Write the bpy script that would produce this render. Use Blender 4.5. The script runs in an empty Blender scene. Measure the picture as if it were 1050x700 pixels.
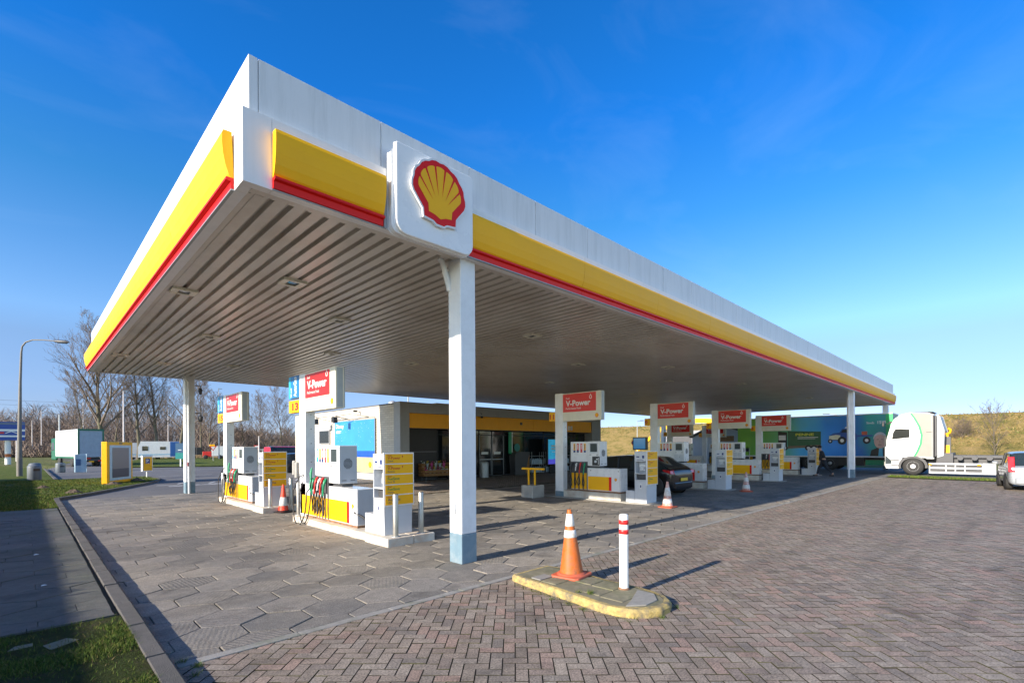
import bpy, bmesh, math, random
from mathutils import Vector, Matrix, noise
random.seed(7)
scene = bpy.context.scene
COL = scene.collection
R = math.radians

# ------------------------------------------------------------------ materials
def nodes_of(m):
    m.use_nodes = True
    nt = m.node_tree
    return nt, nt.nodes, nt.links, nt.nodes['Principled BSDF']

MATS = {}
def mat(name, col, rough=0.5, metal=0.0, var=0.12, scale=3.0, bump=0.0, bscale=60.0, coat=0.0,
        dirt=None, dirt_amt=0.0, dirt_scale=1.2, streak=False, emis=None, emis_s=0.0, alpha=1.0, rvar=0.08, spec=None):
    if name in MATS: return MATS[name]
    m = bpy.data.materials.new(name)
    nt, N, L, b = nodes_of(m)
    tc = N.new('ShaderNodeTexCoord')
    n1 = N.new('ShaderNodeTexNoise'); n1.inputs['Scale'].default_value = scale
    n1.inputs['Detail'].default_value = 6; n1.inputs['Roughness'].default_value = 0.65
    L.new(tc.outputs['Object'], n1.inputs['Vector'])
    mr = N.new('ShaderNodeMapRange')
    mr.inputs[1].default_value = 0.3; mr.inputs[2].default_value = 0.7
    mr.inputs[3].default_value = 1 - var; mr.inputs[4].default_value = 1 + var * 0.6
    L.new(n1.outputs['Fac'], mr.inputs[0])
    vm = N.new('ShaderNodeVectorMath'); vm.operation = 'SCALE'
    vm.inputs[0].default_value = col[:3]
    L.new(mr.outputs[0], vm.inputs['Scale'])
    out = vm.outputs[0]
    if dirt is not None:
        n2 = N.new('ShaderNodeTexNoise'); n2.inputs['Scale'].default_value = dirt_scale
        n2.inputs['Detail'].default_value = 8; n2.inputs['Roughness'].default_value = 0.7
        if streak:
            mps = N.new('ShaderNodeMapping'); mps.inputs['Scale'].default_value = (6, 6, .45); L.new(tc.outputs['Object'], mps.inputs['Vector']); L.new(mps.outputs[0], n2.inputs['Vector'])
        else:
            L.new(tc.outputs['Object'], n2.inputs['Vector'])
        r2 = N.new('ShaderNodeMapRange'); r2.inputs[1].default_value = 0.46; r2.inputs[2].default_value = 0.65
        r2.inputs[3].default_value = 0; r2.inputs[4].default_value = dirt_amt
        L.new(n2.outputs['Fac'], r2.inputs[0])
        mx = N.new('ShaderNodeMix'); mx.data_type = 'RGBA'
        L.new(r2.outputs[0], mx.inputs[0]); L.new(out, mx.inputs[6]); mx.inputs[7].default_value = (*dirt, 1)
        out = mx.outputs[2]
    L.new(out, b.inputs['Base Color'])
    b.inputs['Metallic'].default_value = metal
    rr = N.new('ShaderNodeMapRange'); rr.inputs[3].default_value = max(0.02, rough - rvar); rr.inputs[4].default_value = min(1, rough + rvar)
    L.new(n1.outputs['Fac'], rr.inputs[0]); L.new(rr.outputs[0], b.inputs['Roughness'])
    b.inputs['Coat Weight'].default_value = coat
    b.inputs['Coat Roughness'].default_value = 0.08
    if spec is not None: b.inputs['Specular IOR Level'].default_value = spec
    if bump:
        n3 = N.new('ShaderNodeTexNoise'); n3.inputs['Scale'].default_value = bscale; n3.inputs['Detail'].default_value = 5
        L.new(tc.outputs['Object'], n3.inputs['Vector'])
        bp = N.new('ShaderNodeBump'); bp.inputs['Strength'].default_value = bump; bp.inputs['Distance'].default_value = 0.01
        L.new(n3.outputs['Fac'], bp.inputs['Height']); L.new(bp.outputs[0], b.inputs['Normal'])
    if emis is not None:
        b.inputs['Emission Color'].default_value = (*emis, 1); b.inputs['Emission Strength'].default_value = emis_s
    if alpha < 1: b.inputs['Alpha'].default_value = alpha
    MATS[name] = m
    return m

white = mat('white_panel', (.80, .80, .80), .35, var=.02, dirt=(.55, .55, .53), dirt_amt=.16, dirt_scale=1.0, streak=True)
whitec = mat('white_coat', (.74, .74, .74), .28, var=.04, coat=.3, dirt=(.5, .48, .44), dirt_amt=.10)
cream = mat('cream_panel', (.74, .70, .58), .4, var=.05, dirt=(.4, .37, .3), dirt_amt=.2)
parapet_m = mat('parapet_sheet', (.70, .71, .72), .42, var=.02, dirt=(.46, .48, .48), dirt_amt=.35, dirt_scale=1.4, streak=True)
soffit_m = mat('soffit_sheet', (.60, .555, .49), .34, metal=.0, var=.06, scale=.6, dirt=(.40, .34, .27), dirt_amt=.55, dirt_scale=.7, spec=.8)
yellow = mat('yellow_panel', (.93, .465, .002), .50, var=.03, spec=.3, dirt=(.75, .33, .01), dirt_amt=.15)
red = mat('red_panel', (.72, .006, .003), .45, var=.05, spec=.3)
redsign = mat('red_sign', (.68, .012, .010), .35, var=.05)
greyfoot = mat('blue_grey_paint', (.16, .25, .31), .5, var=.15, dirt=(.34, .38, .40), dirt_amt=.5, dirt_scale=4)
colwhite = mat('column_paint', (.78, .79, .80), .42, var=.05, dirt=(.45, .45, .43), dirt_amt=.25, dirt_scale=2.2, bump=.15, bscale=80)
lampgrey = mat('weathered_lamp_metal', (.17, .155, .135), .6, var=.2)
greymetal = mat('grey_metal', (.33, .35, .37), .42, metal=.35, var=.12)
steel = mat('brushed_steel', (.42, .40, .36), .38, metal=.75, var=.12, scale=8)
galv = mat('galvanised', (.45, .47, .48), .5, metal=.5, var=.15, scale=12)
pumpgrey = mat('pump_grey', (.46, .49, .53), .4, var=.06, dirt=(.3, .3, .3), dirt_amt=.15)
payfront = mat('terminal_silver', (.58, .60, .63), .4, var=.06, dirt=(.35, .35, .35), dirt_amt=.15)
whiteb = mat('bright_white_coat', (.82, .82, .82), .28, var=.04, coat=.3, dirt=(.6, .58, .54), dirt_amt=.10)
black = mat('black_plastic', (.022, .022, .024), .45, var=.2)
rubber = mat('hose_rubber', (.018, .018, .02), .55, var=.2)
darkgrey = mat('dark_grey', (.07, .07, .075), .5, var=.15)
screen_m = mat('display_glass', (.06, .075, .08), .12, var=.1)
greenp = mat('green_plastic', (.01, .28, .12), .4, var=.1)
redp = mat('red_plastic', (.65, .03, .02), .4, var=.1)
whitep = mat('white_plastic', (.75, .75, .73), .4, var=.05)
blue = mat('blue_panel', (.01, .17, .45), .35, var=.1)
bluel = mat('light_blue_panel', (.03, .38, .62), .35, var=.08)
navy = mat('navy_mark', (.01, .03, .16), .4)
greenink = mat('green_ink', (.02, .22, .05), .5)
redink = mat('red_ink', (.55, .015, .01), .5)
inkdark = mat('dark_ink', (.05, .05, .12), .5)
rust = mat('rusty_edge', (.28, .15, .08), .8, var=.4, scale=9, dirt=(.12, .07, .05), dirt_amt=.8, dirt_scale=6)
concrete = mat('concrete', (.42, .40, .36), .85, var=.14, scale=6, bump=.4, bscale=120, dirt=(.20, .19, .17), dirt_amt=.5, dirt_scale=3)
concw = mat('white_concrete', (.62, .58, .50), .8, var=.12, scale=5, bump=.3, bscale=90, dirt=(.40, .20, .08), dirt_amt=.45, dirt_scale=2.2)
kerbm = mat('kerb_concrete', (.115, .108, .10), .9, var=.22, scale=7, bump=.8, bscale=140, dirt=(.06, .06, .05), dirt_amt=.6, dirt_scale=2)
stripm = mat('edging_concrete', (.30, .285, .26), .9, var=.2, scale=9, bump=.6, bscale=140, dirt=(.10, .12, .05), dirt_amt=.5, dirt_scale=3)
paintyel = mat('worn_yellow_paint', (.50, .37, .13), .9, var=.4, scale=22, bump=1.0, bscale=70, dirt=(.17, .15, .105), dirt_amt=1.0, dirt_scale=7)
slabm = mat('island_slab', (.22, .20, .13), .9, var=.3, scale=6, bump=.6, bscale=100, dirt=(.09, .10, .04), dirt_amt=.6, dirt_scale=4)
slabl = mat('island_patch', (.27, .26, .235), .9, var=.2, scale=14, bump=.6, bscale=100)
orange = mat('cone_orange', (.62, .14, .015), .5, var=.3, scale=14, dirt=(.30, .11, .05), dirt_amt=1.0, dirt_scale=14)
orangebase = mat('cone_base_red', (.55, .11, .05), .6, var=.15, scale=8, dirt=(.35, .12, .08), dirt_amt=.6)
conew = mat('cone_sleeve', (.74, .73, .70), .5, var=.08, dirt=(.45, .38, .3), dirt_amt=.6, dirt_scale=12)
conepink = mat('faded_cone', (.60, .28, .22), .6, var=.2, scale=10, dirt=(.7, .62, .58), dirt_amt=.8, dirt_scale=9)
bollw = mat('bollard_white', (.84, .83, .80), .4, var=.04, dirt=(.55, .5, .42), dirt_amt=.2, dirt_scale=5)
bollr = mat('bollard_red', (.68, .02, .02), .4, var=.06)
asphalt = mat('asphalt', (.115, .112, .112), .9, var=.2, scale=.35, bump=.6, bscale=90, dirt=(.17, .16, .155), dirt_amt=.6, dirt_scale=.12)
markw = mat('road_paint', (.62, .62, .62), .8, var=.25, scale=3, dirt=(.2, .2, .2), dirt_amt=.7, dirt_scale=2)
tyre = mat('tyre_rubber', (.03, .029, .028), .75, var=.2, scale=10)
rim = mat('wheel_rim', (.55, .56, .57), .35, metal=.6)
glass_m = mat('dark_glass', (.012, .016, .02), .06, var=.05, alpha=.82, rvar=.02, spec=.7)
carglass = mat('car_glass', (.02, .03, .032), .05, var=.05, alpha=.9, rvar=.02, spec=.8)
yshop = mat('shop_yellow', (.94, .40, .003), .5, var=.05)
portalg = mat('portal_grey', (.34, .345, .36), .5, var=.06, dirt=(.22, .22, .22), dirt_amt=.3)
clad = mat('dark_cladding', (.045, .038, .038), .6, var=.15)
roofm = mat('roof_sheet', (.12, .12, .125), .8)
wood = mat('crate_wood', (.30, .15, .05), .7, var=.3, scale=6)
bark = mat('bark', (.105, .085, .062), .9, var=.35, scale=5, bump=.5, bscale=30, dirt=(.13, .135, .07), dirt_amt=.8, dirt_scale=1.0)
twigm = mat('twigs', (.17, .13, .10), .9, var=.3, scale=1)
woodm = mat('woodland', (.21, .155, .125), .95, var=.35, scale=.05)
skin = mat('skin', (.42, .25, .18), .6)
jacket = mat('black_jacket', (.015, .015, .018), .8)
jeans = mat('dark_jeans', (.02, .024, .035), .85)
hairm = mat('dark_hair', (.03, .02, .015), .7)

def brick_wall_mat():
    m = bpy.data.materials.new('cream_brickwork'); nt, N, L, b = nodes_of(m)
    tc = N.new('ShaderNodeTexCoord'); mp = N.new('ShaderNodeMapping')
    mp.inputs['Rotation'].default_value = (R(90), 0, R(90))
    sx = N.new('ShaderNodeSeparateXYZ'); cb = N.new('ShaderNodeCombineXYZ')
    L.new(tc.outputs['Object'], sx.inputs[0]); L.new(sx.outputs[1], cb.inputs[0]); L.new(sx.outputs[2], cb.inputs[1])
    bt = N.new('ShaderNodeTexBrick'); bt.inputs['Scale'].default_value = 1
    bt.inputs['Brick Width'].default_value = .44; bt.inputs['Row Height'].default_value = .12; bt.inputs['Mortar Size'].default_value = .008
    bt.inputs['Color1'].default_value = (.66, .61, .52, 1); bt.inputs['Color2'].default_value = (.56, .51, .43, 1); bt.inputs['Mortar'].default_value = (.36, .33, .29, 1)
    L.new(cb.outputs[0], bt.inputs['Vector'])
    L.new(bt.outputs['Color'], b.inputs['Base Color']); b.inputs['Roughness'].default_value = .85
    bp = N.new('ShaderNodeBump'); bp.inputs['Strength'].default_value = .5; bp.invert = True
    L.new(bt.outputs['Fac'], bp.inputs['Height']); L.new(bp.outputs[0], b.inputs['Normal'])
    return m
brickwall = brick_wall_mat()

def paver_mat(name, ramp, stain, stain_amt, speck, ripple=False, bscale=160, spkscale=170):
    """per-paver colour (random per island) + wide stains + aggregate speckle"""
    m = bpy.data.materials.new(name); nt, N, L, b = nodes_of(m)
    geo = N.new('ShaderNodeNewGeometry'); tc = N.new('ShaderNodeTexCoord')
    cr = N.new('ShaderNodeValToRGB'); cr.color_ramp.interpolation = 'LINEAR'
    els = cr.color_ramp.elements
    els[0].position = 0; els[0].color = (*ramp[0], 1); els[1].position = 1; els[1].color = (*ramp[-1], 1)
    for i, c_ in enumerate(ramp[1:-1]):
        e = els.new((i + 1) / (len(ramp) - 1)); e.color = (*c_, 1)
    L.new(geo.outputs['Random Per Island'], cr.inputs[0])
    n1 = N.new('ShaderNodeTexNoise'); n1.inputs['Scale'].default_value = .33; n1.inputs['Detail'].default_value = 7; n1.inputs['Roughness'].default_value = .62
    L.new(tc.outputs['Object'], n1.inputs['Vector'])
    r1 = N.new('ShaderNodeMapRange'); r1.inputs[1].default_value = .42; r1.inputs[2].default_value = .68; r1.inputs[4].default_value = stain_amt
    L.new(n1.outputs['Fac'], r1.inputs[0])
    mx = N.new('ShaderNodeMix'); mx.data_type = 'RGBA'
    L.new(r1.outputs[0], mx.inputs[0]); L.new(cr.outputs[0], mx.inputs[6]); mx.inputs[7].default_value = (*stain, 1)
    n2 = N.new('ShaderNodeTexNoise'); n2.inputs['Scale'].default_value = spkscale; n2.inputs['Detail'].default_value = 3; n2.inputs['Roughness'].default_value = .7
    L.new(tc.outputs['Object'], n2.inputs['Vector'])
    r2 = N.new('ShaderNodeMapRange'); r2.inputs[1].default_value = .32; r2.inputs[2].default_value = .70; r2.inputs[3].default_value = .48; r2.inputs[4].default_value = speck
    L.new(n2.outputs['Fac'], r2.inputs[0])
    n4 = N.new('ShaderNodeTexNoise'); n4.inputs['Scale'].default_value = 9; n4.inputs['Detail'].default_value = 5
    L.new(tc.outputs['Object'], n4.inputs['Vector'])
    r4 = N.new('ShaderNodeMapRange'); r4.inputs[1].default_value = .3; r4.inputs[2].default_value = .7; r4.inputs[3].default_value = .84; r4.inputs[4].default_value = 1.12
    L.new(n4.outputs['Fac'], r4.inputs[0])
    mm = N.new('ShaderNodeMath'); mm.operation = 'MULTIPLY'; L.new(r2.outputs[0], mm.inputs[0]); L.new(r4.outputs[0], mm.inputs[1])
    # oil spots and drag marks left by traffic
    n5 = N.new('ShaderNodeTexNoise'); n5.inputs['Scale'].default_value = 1.9; n5.inputs['Detail'].default_value = 4; n5.inputs['Distortion'].default_value = .4
    L.new(tc.outputs['Object'], n5.inputs['Vector'])
    r5 = N.new('ShaderNodeMapRange'); r5.inputs[1].default_value = .60; r5.inputs[2].default_value = .74; r5.inputs[3].default_value = 1; r5.inputs[4].default_value = .58; L.new(n5.outputs['Fac'], r5.inputs[0])
    mpp = N.new('ShaderNodeMapping'); mpp.inputs['Scale'].default_value = (.16, 2.1, 1); mpp.inputs['Rotation'].default_value = (0, 0, .1); L.new(tc.outputs['Object'], mpp.inputs['Vector'])
    n6 = N.new('ShaderNodeTexNoise'); n6.inputs['Scale'].default_value = 1.0; n6.inputs['Detail'].default_value = 5; L.new(mpp.outputs[0], n6.inputs['Vector'])
    r6 = N.new('ShaderNodeMapRange'); r6.inputs[1].default_value = .48; r6.inputs[2].default_value = .66; r6.inputs[3].default_value = 1; r6.inputs[4].default_value = .78; L.new(n6.outputs['Fac'], r6.inputs[0])
    m5 = N.new('ShaderNodeMath'); m5.operation = 'MULTIPLY'; L.new(r5.outputs[0], m5.inputs[0]); L.new(r6.outputs[0], m5.inputs[1])
    m6 = N.new('ShaderNodeMath'); m6.operation = 'MULTIPLY'; L.new(mm.outputs[0], m6.inputs[0]); L.new(m5.outputs[0], m6.inputs[1]); mm = m6
    vm = N.new('ShaderNodeVectorMath'); vm.operation = 'SCALE'
    L.new(mx.outputs[2], vm.inputs[0]); L.new(mm.outputs[0], vm.inputs['Scale'])
    L.new(vm.outputs[0], b.inputs['Base Color'])
    b.inputs['Roughness'].default_value = .78
    n3 = N.new('ShaderNodeTexNoise'); n3.inputs['Scale'].default_value = bscale; n3.inputs['Detail'].default_value = 4
    L.new(tc.outputs['Object'], n3.inputs['Vector'])
    bp = N.new('ShaderNodeBump'); bp.inputs['Strength'].default_value = .55; bp.inputs['Distance'].default_value = .004
    L.new(n3.outputs['Fac'], bp.inputs['Height'])
    if ripple:
        wv = N.new('ShaderNodeTexWave'); wv.inputs['Scale'].default_value = 6.5; wv.inputs['Distortion'].default_value = 3.0; wv.inputs['Detail Scale'].default_value = 1.5
        wv.inputs['Detail'].default_value = 1; wv.wave_type = 'BANDS'; wv.bands_direction = 'X'
        # each slab has its own worn tread direction
        vr = N.new('ShaderNodeVectorRotate'); vr.rotation_type = 'Z_AXIS'
        ma = N.new('ShaderNodeMath'); ma.operation = 'MULTIPLY'; ma.inputs[1].default_value = 6.28
        L.new(geo.outputs['Random Per Island'], ma.inputs[0]); L.new(ma.outputs[0], vr.inputs['Angle'])
        L.new(tc.outputs['Object'], vr.inputs['Vector']); L.new(vr.outputs[0], wv.inputs['Vector'])
        b2 = N.new('ShaderNodeBump'); b2.inputs['Distance'].default_value = .004
        rs = N.new('ShaderNodeMapRange'); rs.inputs[1].default_value = .15; rs.inputs[2].default_value = .9; rs.inputs[4].default_value = .55
        L.new(geo.outputs['Random Per Island'], rs.inputs[0]); L.new(rs.outputs[0], b2.inputs['Strength'])
        L.new(wv.outputs['Fac'], b2.inputs['Height']); L.new(bp.outputs[0], b2.inputs['Normal'])
        L.new(b2.outputs[0], b.inputs['Normal'])
    else:
        L.new(bp.outputs[0], b.inputs['Normal'])
    return m
brick_m = paver_mat('red_clay_paver', [(.175, .138, .106), (.26, .212, .168), (.205, .155, .120), (.285, .235, .188), (.155, .130, .110), (.30, .20, .155), (.23, .185, .145)],
                    (.275, .235, .185), .6, 1.75, spkscale=62)
hex_m = paver_mat('grey_hex_slab', [(.185, .170, .148), (.25, .228, .20), (.150, .142, .130), (.215, .196, .17), (.28, .25, .215), (.13, .125, .118)],
                  (.36, .31, .235), .75, 1.45, ripple=True, spkscale=70)
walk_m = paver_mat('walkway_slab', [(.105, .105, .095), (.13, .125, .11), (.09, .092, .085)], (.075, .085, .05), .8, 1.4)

def bed_mat():
    return mat('joint_sand_moss', (.035, .030, .02), .95, var=.35, scale=4, dirt=(.07, .07, .016), dirt_amt=.9, dirt_scale=1.6)
bed_m = bed_mat()

def grass_mat(name, c1, c2, c3, sc=1.2):
    m = bpy.data.materials.new(name); nt, N, L, b = nodes_of(m)
    tc = N.new('ShaderNodeTexCoord')
    n1 = N.new('ShaderNodeTexNoise'); n1.inputs['Scale'].default_value = sc; n1.inputs['Detail'].default_value = 9; n1.inputs['Roughness'].default_value = .72
    L.new(tc.outputs['Object'], n1.inputs['Vector'])
    cr = N.new('ShaderNodeValToRGB'); e = cr.color_ramp.elements
    e[0].position = .34; e[0].color = (*c1, 1); e[1].position = .66; e[1].color = (*c3, 1)
    k = e.new(.5); k.color = (*c2, 1)
    L.new(n1.outputs['Fac'], cr.inputs[0]); L.new(cr.outputs[0], b.inputs['Base Color'])
    b.inputs['Roughness'].default_value = .95; b.inputs['Specular IOR Level'].default_value = .15
    n3 = N.new('ShaderNodeTexNoise'); n3.inputs['Scale'].default_value = 14; n3.inputs['Detail'].default_value = 8; n3.inputs['Roughness'].default_value = .8
    L.new(tc.outputs['Object'], n3.inputs['Vector'])
    bp = N.new('ShaderNodeBump'); bp.inputs['Strength'].default_value = 1; bp.inputs['Distance'].default_value = .12
    L.new(n3.outputs['Fac'], bp.inputs['Height']); L.new(bp.outputs[0], b.inputs['Normal'])
    return m
lawn_m = grass_mat('lawn_turf', (.05, .075, .014), (.095, .13, .02), (.16, .145, .05), 2.2)
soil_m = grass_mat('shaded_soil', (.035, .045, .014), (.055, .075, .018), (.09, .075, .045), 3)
field_m = grass_mat('rough_field', (.08, .10, .03), (.13, .145, .045), (.19, .16, .075), .15)
dike_m = grass_mat('dry_bank_grass', (.12, .12, .028), (.28, .205, .07), (.36, .25, .11), .55)
blade_m = None
def blade_mat():
    m = bpy.data.materials.new('grass_blades'); nt, N, L, b = nodes_of(m)
    geo = N.new('ShaderNodeNewGeometry'); cr = N.new('ShaderNodeValToRGB'); e = cr.color_ramp.elements
    e[0].position = 0; e[0].color = (.03, .055, .010, 1); e[1].position = 1; e[1].color = (.20, .14, .065, 1)
    k = e.new(.4); k.color = (.06, .11, .014, 1); k = e.new(.75); k.color = (.14, .19, .025, 1)
    L.new(geo.outputs['Random Per Island'], cr.inputs[0]); L.new(cr.outputs[0], b.inputs['Base Color'])
    b.inputs['Roughness'].default_value = .7; b.inputs['Specular IOR Level'].default_value = .2
    return m
blade_m = blade_mat()

# ------------------------------------------------------------------ mesh builder
TXT = {}
def text_mesh(s, bold=0.0):
    k = (s, bold)
    if k not in TXT:
        cu = bpy.data.curves.new('t', 'FONT'); cu.body = s; cu.size = 1; cu.offset = bold; cu.resolution_u = 3
        o = bpy.data.objects.new('t', cu); COL.objects.link(o)
        dg = bpy.context.evaluated_depsgraph_get(); dg.update()
        me = bpy.data.meshes.new_from_object(o.evaluated_get(dg))
        vs = [(v.co.x, v.co.y) for v in me.vertices]; fs = [tuple(p.vertices) for p in me.polygons]
        bpy.data.objects.remove(o); bpy.data.meshes.remove(me); bpy.data.curves.remove(cu)
        TXT[k] = (vs, fs)
    return TXT[k]

class MB:
    def __init__(s): s.v = []; s.f = []; s.m = []; s.s = []
    def add(s, vs, fs, mi=0, smooth=False):
        o = len(s.v); s.v += [tuple(v) for v in vs]
        for f in fs: s.f.append(tuple(i + o for i in f)); s.m.append(mi); s.s.append(smooth)
        return s
    def box(s, x0, x1, y0, y1, z0, z1, mi=0):
        if x0 > x1: x0, x1 = x1, x0
        if y0 > y1: y0, y1 = y1, y0
        if z0 > z1: z0, z1 = z1, z0
        vs = [(x0, y0, z0), (x1, y0, z0), (x1, y1, z0), (x0, y1, z0), (x0, y0, z1), (x1, y0, z1), (x1, y1, z1), (x0, y1, z1)]
        return s.add(vs, [(0, 3, 2, 1), (4, 5, 6, 7), (0, 1, 5, 4), (1, 2, 6, 5), (2, 3, 7, 6), (3, 0, 4, 7)], mi)
    def prism(s, pts, ax, a, b, mi=0, smooth=False, caps=True):
        """extrude a 2-D outline: ax x:(y,z) y:(x,z) z:(x,y)"""
        n = len(pts)
        def P(p, t): return (t, p[0], p[1]) if ax == 'x' else ((p[0], t, p[1]) if ax == 'y' else (p[0], p[1], t))
        vs = [P(p, a) for p in pts] + [P(p, b) for p in pts]
        fs = [(i, (i + 1) % n, n + (i + 1) % n, n + i) for i in range(n)]
        s.add(vs, fs, mi, smooth)
        if caps: s.add(vs, [tuple(range(n))[::-1], tuple(range(n, 2 * n))], mi)
        return s
    def tube(s, path, r, n=8, mi=0, cap=True, smooth=True):
        P = [Vector(p) for p in path]; rr = r if isinstance(r, (list, tuple)) else [r] * len(P)
        vs = []; up = None
        for i, p in enumerate(P):
            t = (P[min(i + 1, len(P) - 1)] - P[max(i - 1, 0)])
            if t.length < 1e-9: t = Vector((0, 0, 1))
            t.normalize()
            if up is None: up = Vector((0, 0, 1)) if abs(t.z) < .9 else Vector((1, 0, 0))
            a = t.cross(up)
            if a.length < 1e-4: a = t.cross(Vector((.3, .9, .1)))
            a.normalize(); bb = a.cross(t).normalized(); up = bb
            for k in range(n):
                th = 2 * math.pi * k / n
                vs.append(p + (a * math.cos(th) + bb * math.sin(th)) * rr[i])
        fs = []
        for i in range(len(P) - 1):
            for k in range(n):
                fs.append((i * n + k, i * n + (k + 1) % n, (i + 1) * n + (k + 1) % n, (i + 1) * n + k))
        s.add(vs, fs, mi, smooth)
        if cap:
            s.add(vs[:n], [tuple(range(n))[::-1]], mi); s.add(vs[-n:], [tuple(range(n))], mi)
        return s
    def lathe(s, prof, c=(0, 0, 0), n=20, mi=0, ax='z', smooth=True):
        vs = []
        for r, h in prof:
            for k in range(n):
                th = 2 * math.pi * k / n; a, b = r * math.cos(th), r * math.sin(th)
                vs.append((c[0] + a, c[1] + b, c[2] + h) if ax == 'z' else ((c[0] + h, c[1] + a, c[2] + b) if ax == 'x' else (c[0] + a, c[1] + h, c[2] + b)))
        fs = []
        for i in range(len(prof) - 1):
            for k in range(n): fs.append((i * n + k, i * n + (k + 1) % n, (i + 1) * n + (k + 1) % n, (i + 1) * n + k))
        s.add(vs, fs, mi, smooth)
        s.add(vs[:n], [tuple(range(n))[::-1]], mi); s.add(vs[-n:], [tuple(range(n))], mi)
        return s
    def text(s, t, o, ux, uy, size, mi=0, bold=0.0, align='l', width=None):
        vs, fs = text_mesh(t, bold)
        x0 = min(v[0] for v in vs); x1 = max(v[0] for v in vs); w = x1 - x0
        sx = size if width is None else width / w
        off = -x0 if align == 'l' else (-(x0 + x1) / 2 if align == 'c' else -x1)
        o, ux, uy = Vector(o), Vector(ux), Vector(uy)
        return s.add([o + ux * (v[0] + off) * sx + uy * v[1] * size for v in vs], fs, mi)
    def quad(s, o, ux, uy, w, h, mi=0):
        o, ux, uy = Vector(o), Vector(ux), Vector(uy)
        return s.add([o, o + ux * w, o + ux * w + uy * h, o + uy * h], [(0, 1, 2, 3)], mi)
    def poly(s, pts, o, ux, uy, sc=1, mi=0, depth=0, nrm=None):
        o, ux, uy = Vector(o), Vector(ux), Vector(uy); n = len(pts)
        A = [o + ux * p[0] * sc + uy * p[1] * sc for p in pts]
        if depth:
            nn = Vector(nrm); B = [a + nn * depth for a in A]
            s.add(A + B, [(i, (i + 1) % n, n + (i + 1) % n, n + i) for i in range(n)], mi); s.add(B, [tuple(range(n))], mi)
        else: s.add(A, [tuple(range(n))], mi)
        return s
    def build(s, name, mats, parent=None, bevel=0, seg=2, loc=None, kind=None, fix=True):
        me = bpy.data.meshes.new(name); me.from_pydata(s.v, [], s.f)
        if not isinstance(mats, (list, tuple)): mats = [mats]
        for m in mats: me.materials.append(m)
        me.polygons.foreach_set('material_index', s.m); me.polygons.foreach_set('use_smooth', s.s)
        me.validate(); me.update()
        if fix:
            bm = bmesh.new(); bm.from_mesh(me); bmesh.ops.recalc_face_normals(bm, faces=bm.faces); bm.to_mesh(me); bm.free()
        o = bpy.data.objects.new(name, me); COL.objects.link(o)
        if parent is not None: o.parent = parent
        if loc is not None: o.location = loc
        if bevel:
            bm = bmesh.new(); bm.from_mesh(me); bmesh.ops.remove_doubles(bm, verts=bm.verts, dist=1e-5); bm.to_mesh(me); bm.free()
            md = o.modifiers.new('bevel', 'BEVEL'); md.width = bevel; md.segments = seg; md.limit_method = 'ANGLE'; md.angle_limit = R(40)
        if kind: o['kind'] = kind
        return o

def thing(name, label, cat, loc=(0, 0, 0), rz=0, group=None):
    o = bpy.data.objects.new(name, None); COL.objects.link(o); o.empty_display_size = .3
    o.location = loc; o.rotation_euler = (0, 0, rz); o['label'] = label; o['category'] = cat
    if group: o['group'] = group
    return o
def tag(o, label, cat, group=None):
    o['label'] = label; o['category'] = cat
    if group: o['group'] = group
    return o
def kids(o): return [c for c in bpy.data.objects if c.parent == o]
def dup(root, loc, label, rz=None, group=None):
    def cp(o, par):
        c = o.copy(); COL.objects.link(c)
        if par is not None: c.parent = par
        for ch in kids(o): cp(ch, c)
        return c
    r = cp(root, None); r.location = loc
    if rz is not None: r.rotation_euler = (0, 0, rz)
    r['label'] = label
    if group: r['group'] = group
    return r

# ------------------------------------------------------------------ scallop emblem
def emblem_outline():
    p = []
    for k in range(0, 25):
        a = R(-12 + 204 * k / 24); r = 1.0 + .02 * math.cos(a * 14)
        p.append((r * math.cos(a), r * math.sin(a) * .98))
    p += [(-.62, -.62), (-.60, -.86), (-.26, -.90), (-.14, -.98), (.14, -.98), (.26, -.90), (.60, -.86), (.62, -.62)]
    return p
def emblem_inner():
    p = []
    for k in range(0, 57):
        a = R(-4 + 188 * k / 56); lob = abs(math.sin((a + R(4)) / R(188) * math.pi * 7)) ** .5
        r = .79 + .040 * lob
        p.append((r * math.cos(a), r * math.sin(a)))
    p += [(-.46, -.44), (-.44, -.68), (-.20, -.72), (0, -.80), (.20, -.72), (.44, -.68), (.46, -.44)]
    return p
def emblem(mb, o, ux, uy, nrm, sc, mr, my, mw=None, depth=0.0):
    o = Vector(o); n = Vector(nrm)
    d = 0
    if depth and mw is not None:
        mb.poly(emblem_outline(), o, ux, uy, sc * 1.06, mw, depth, nrm); d = depth
    mb.poly(emblem_outline(), o + n * (d + .003), ux, uy, sc, mr)
    mb.poly(emblem_inner(), o + n * (d + .006), ux, uy, sc, my)
    if sc > .1:
        base = (0, -.60)
        for k in range(1, 7):
            a = R(-4 + 188 * k / 7); t = (.86 * math.cos(a), .86 * math.sin(a)); px, py = -math.sin(a) * .036, math.cos(a) * .036
            bx = (base[0] + (t[0] - base[0]) * .34, base[1] + (t[1] - base[1]) * .34)
            mb.poly([(bx[0], bx[1]), (t[0] - px, t[1] - py), (t[0] + px, t[1] + py)], o + n * (d + .009), ux, uy, sc, mr)

X_, Y_, Z_ = Vector((1, 0, 0)), Vector((0, 1, 0)), Vector((0, 0, 1))
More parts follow.
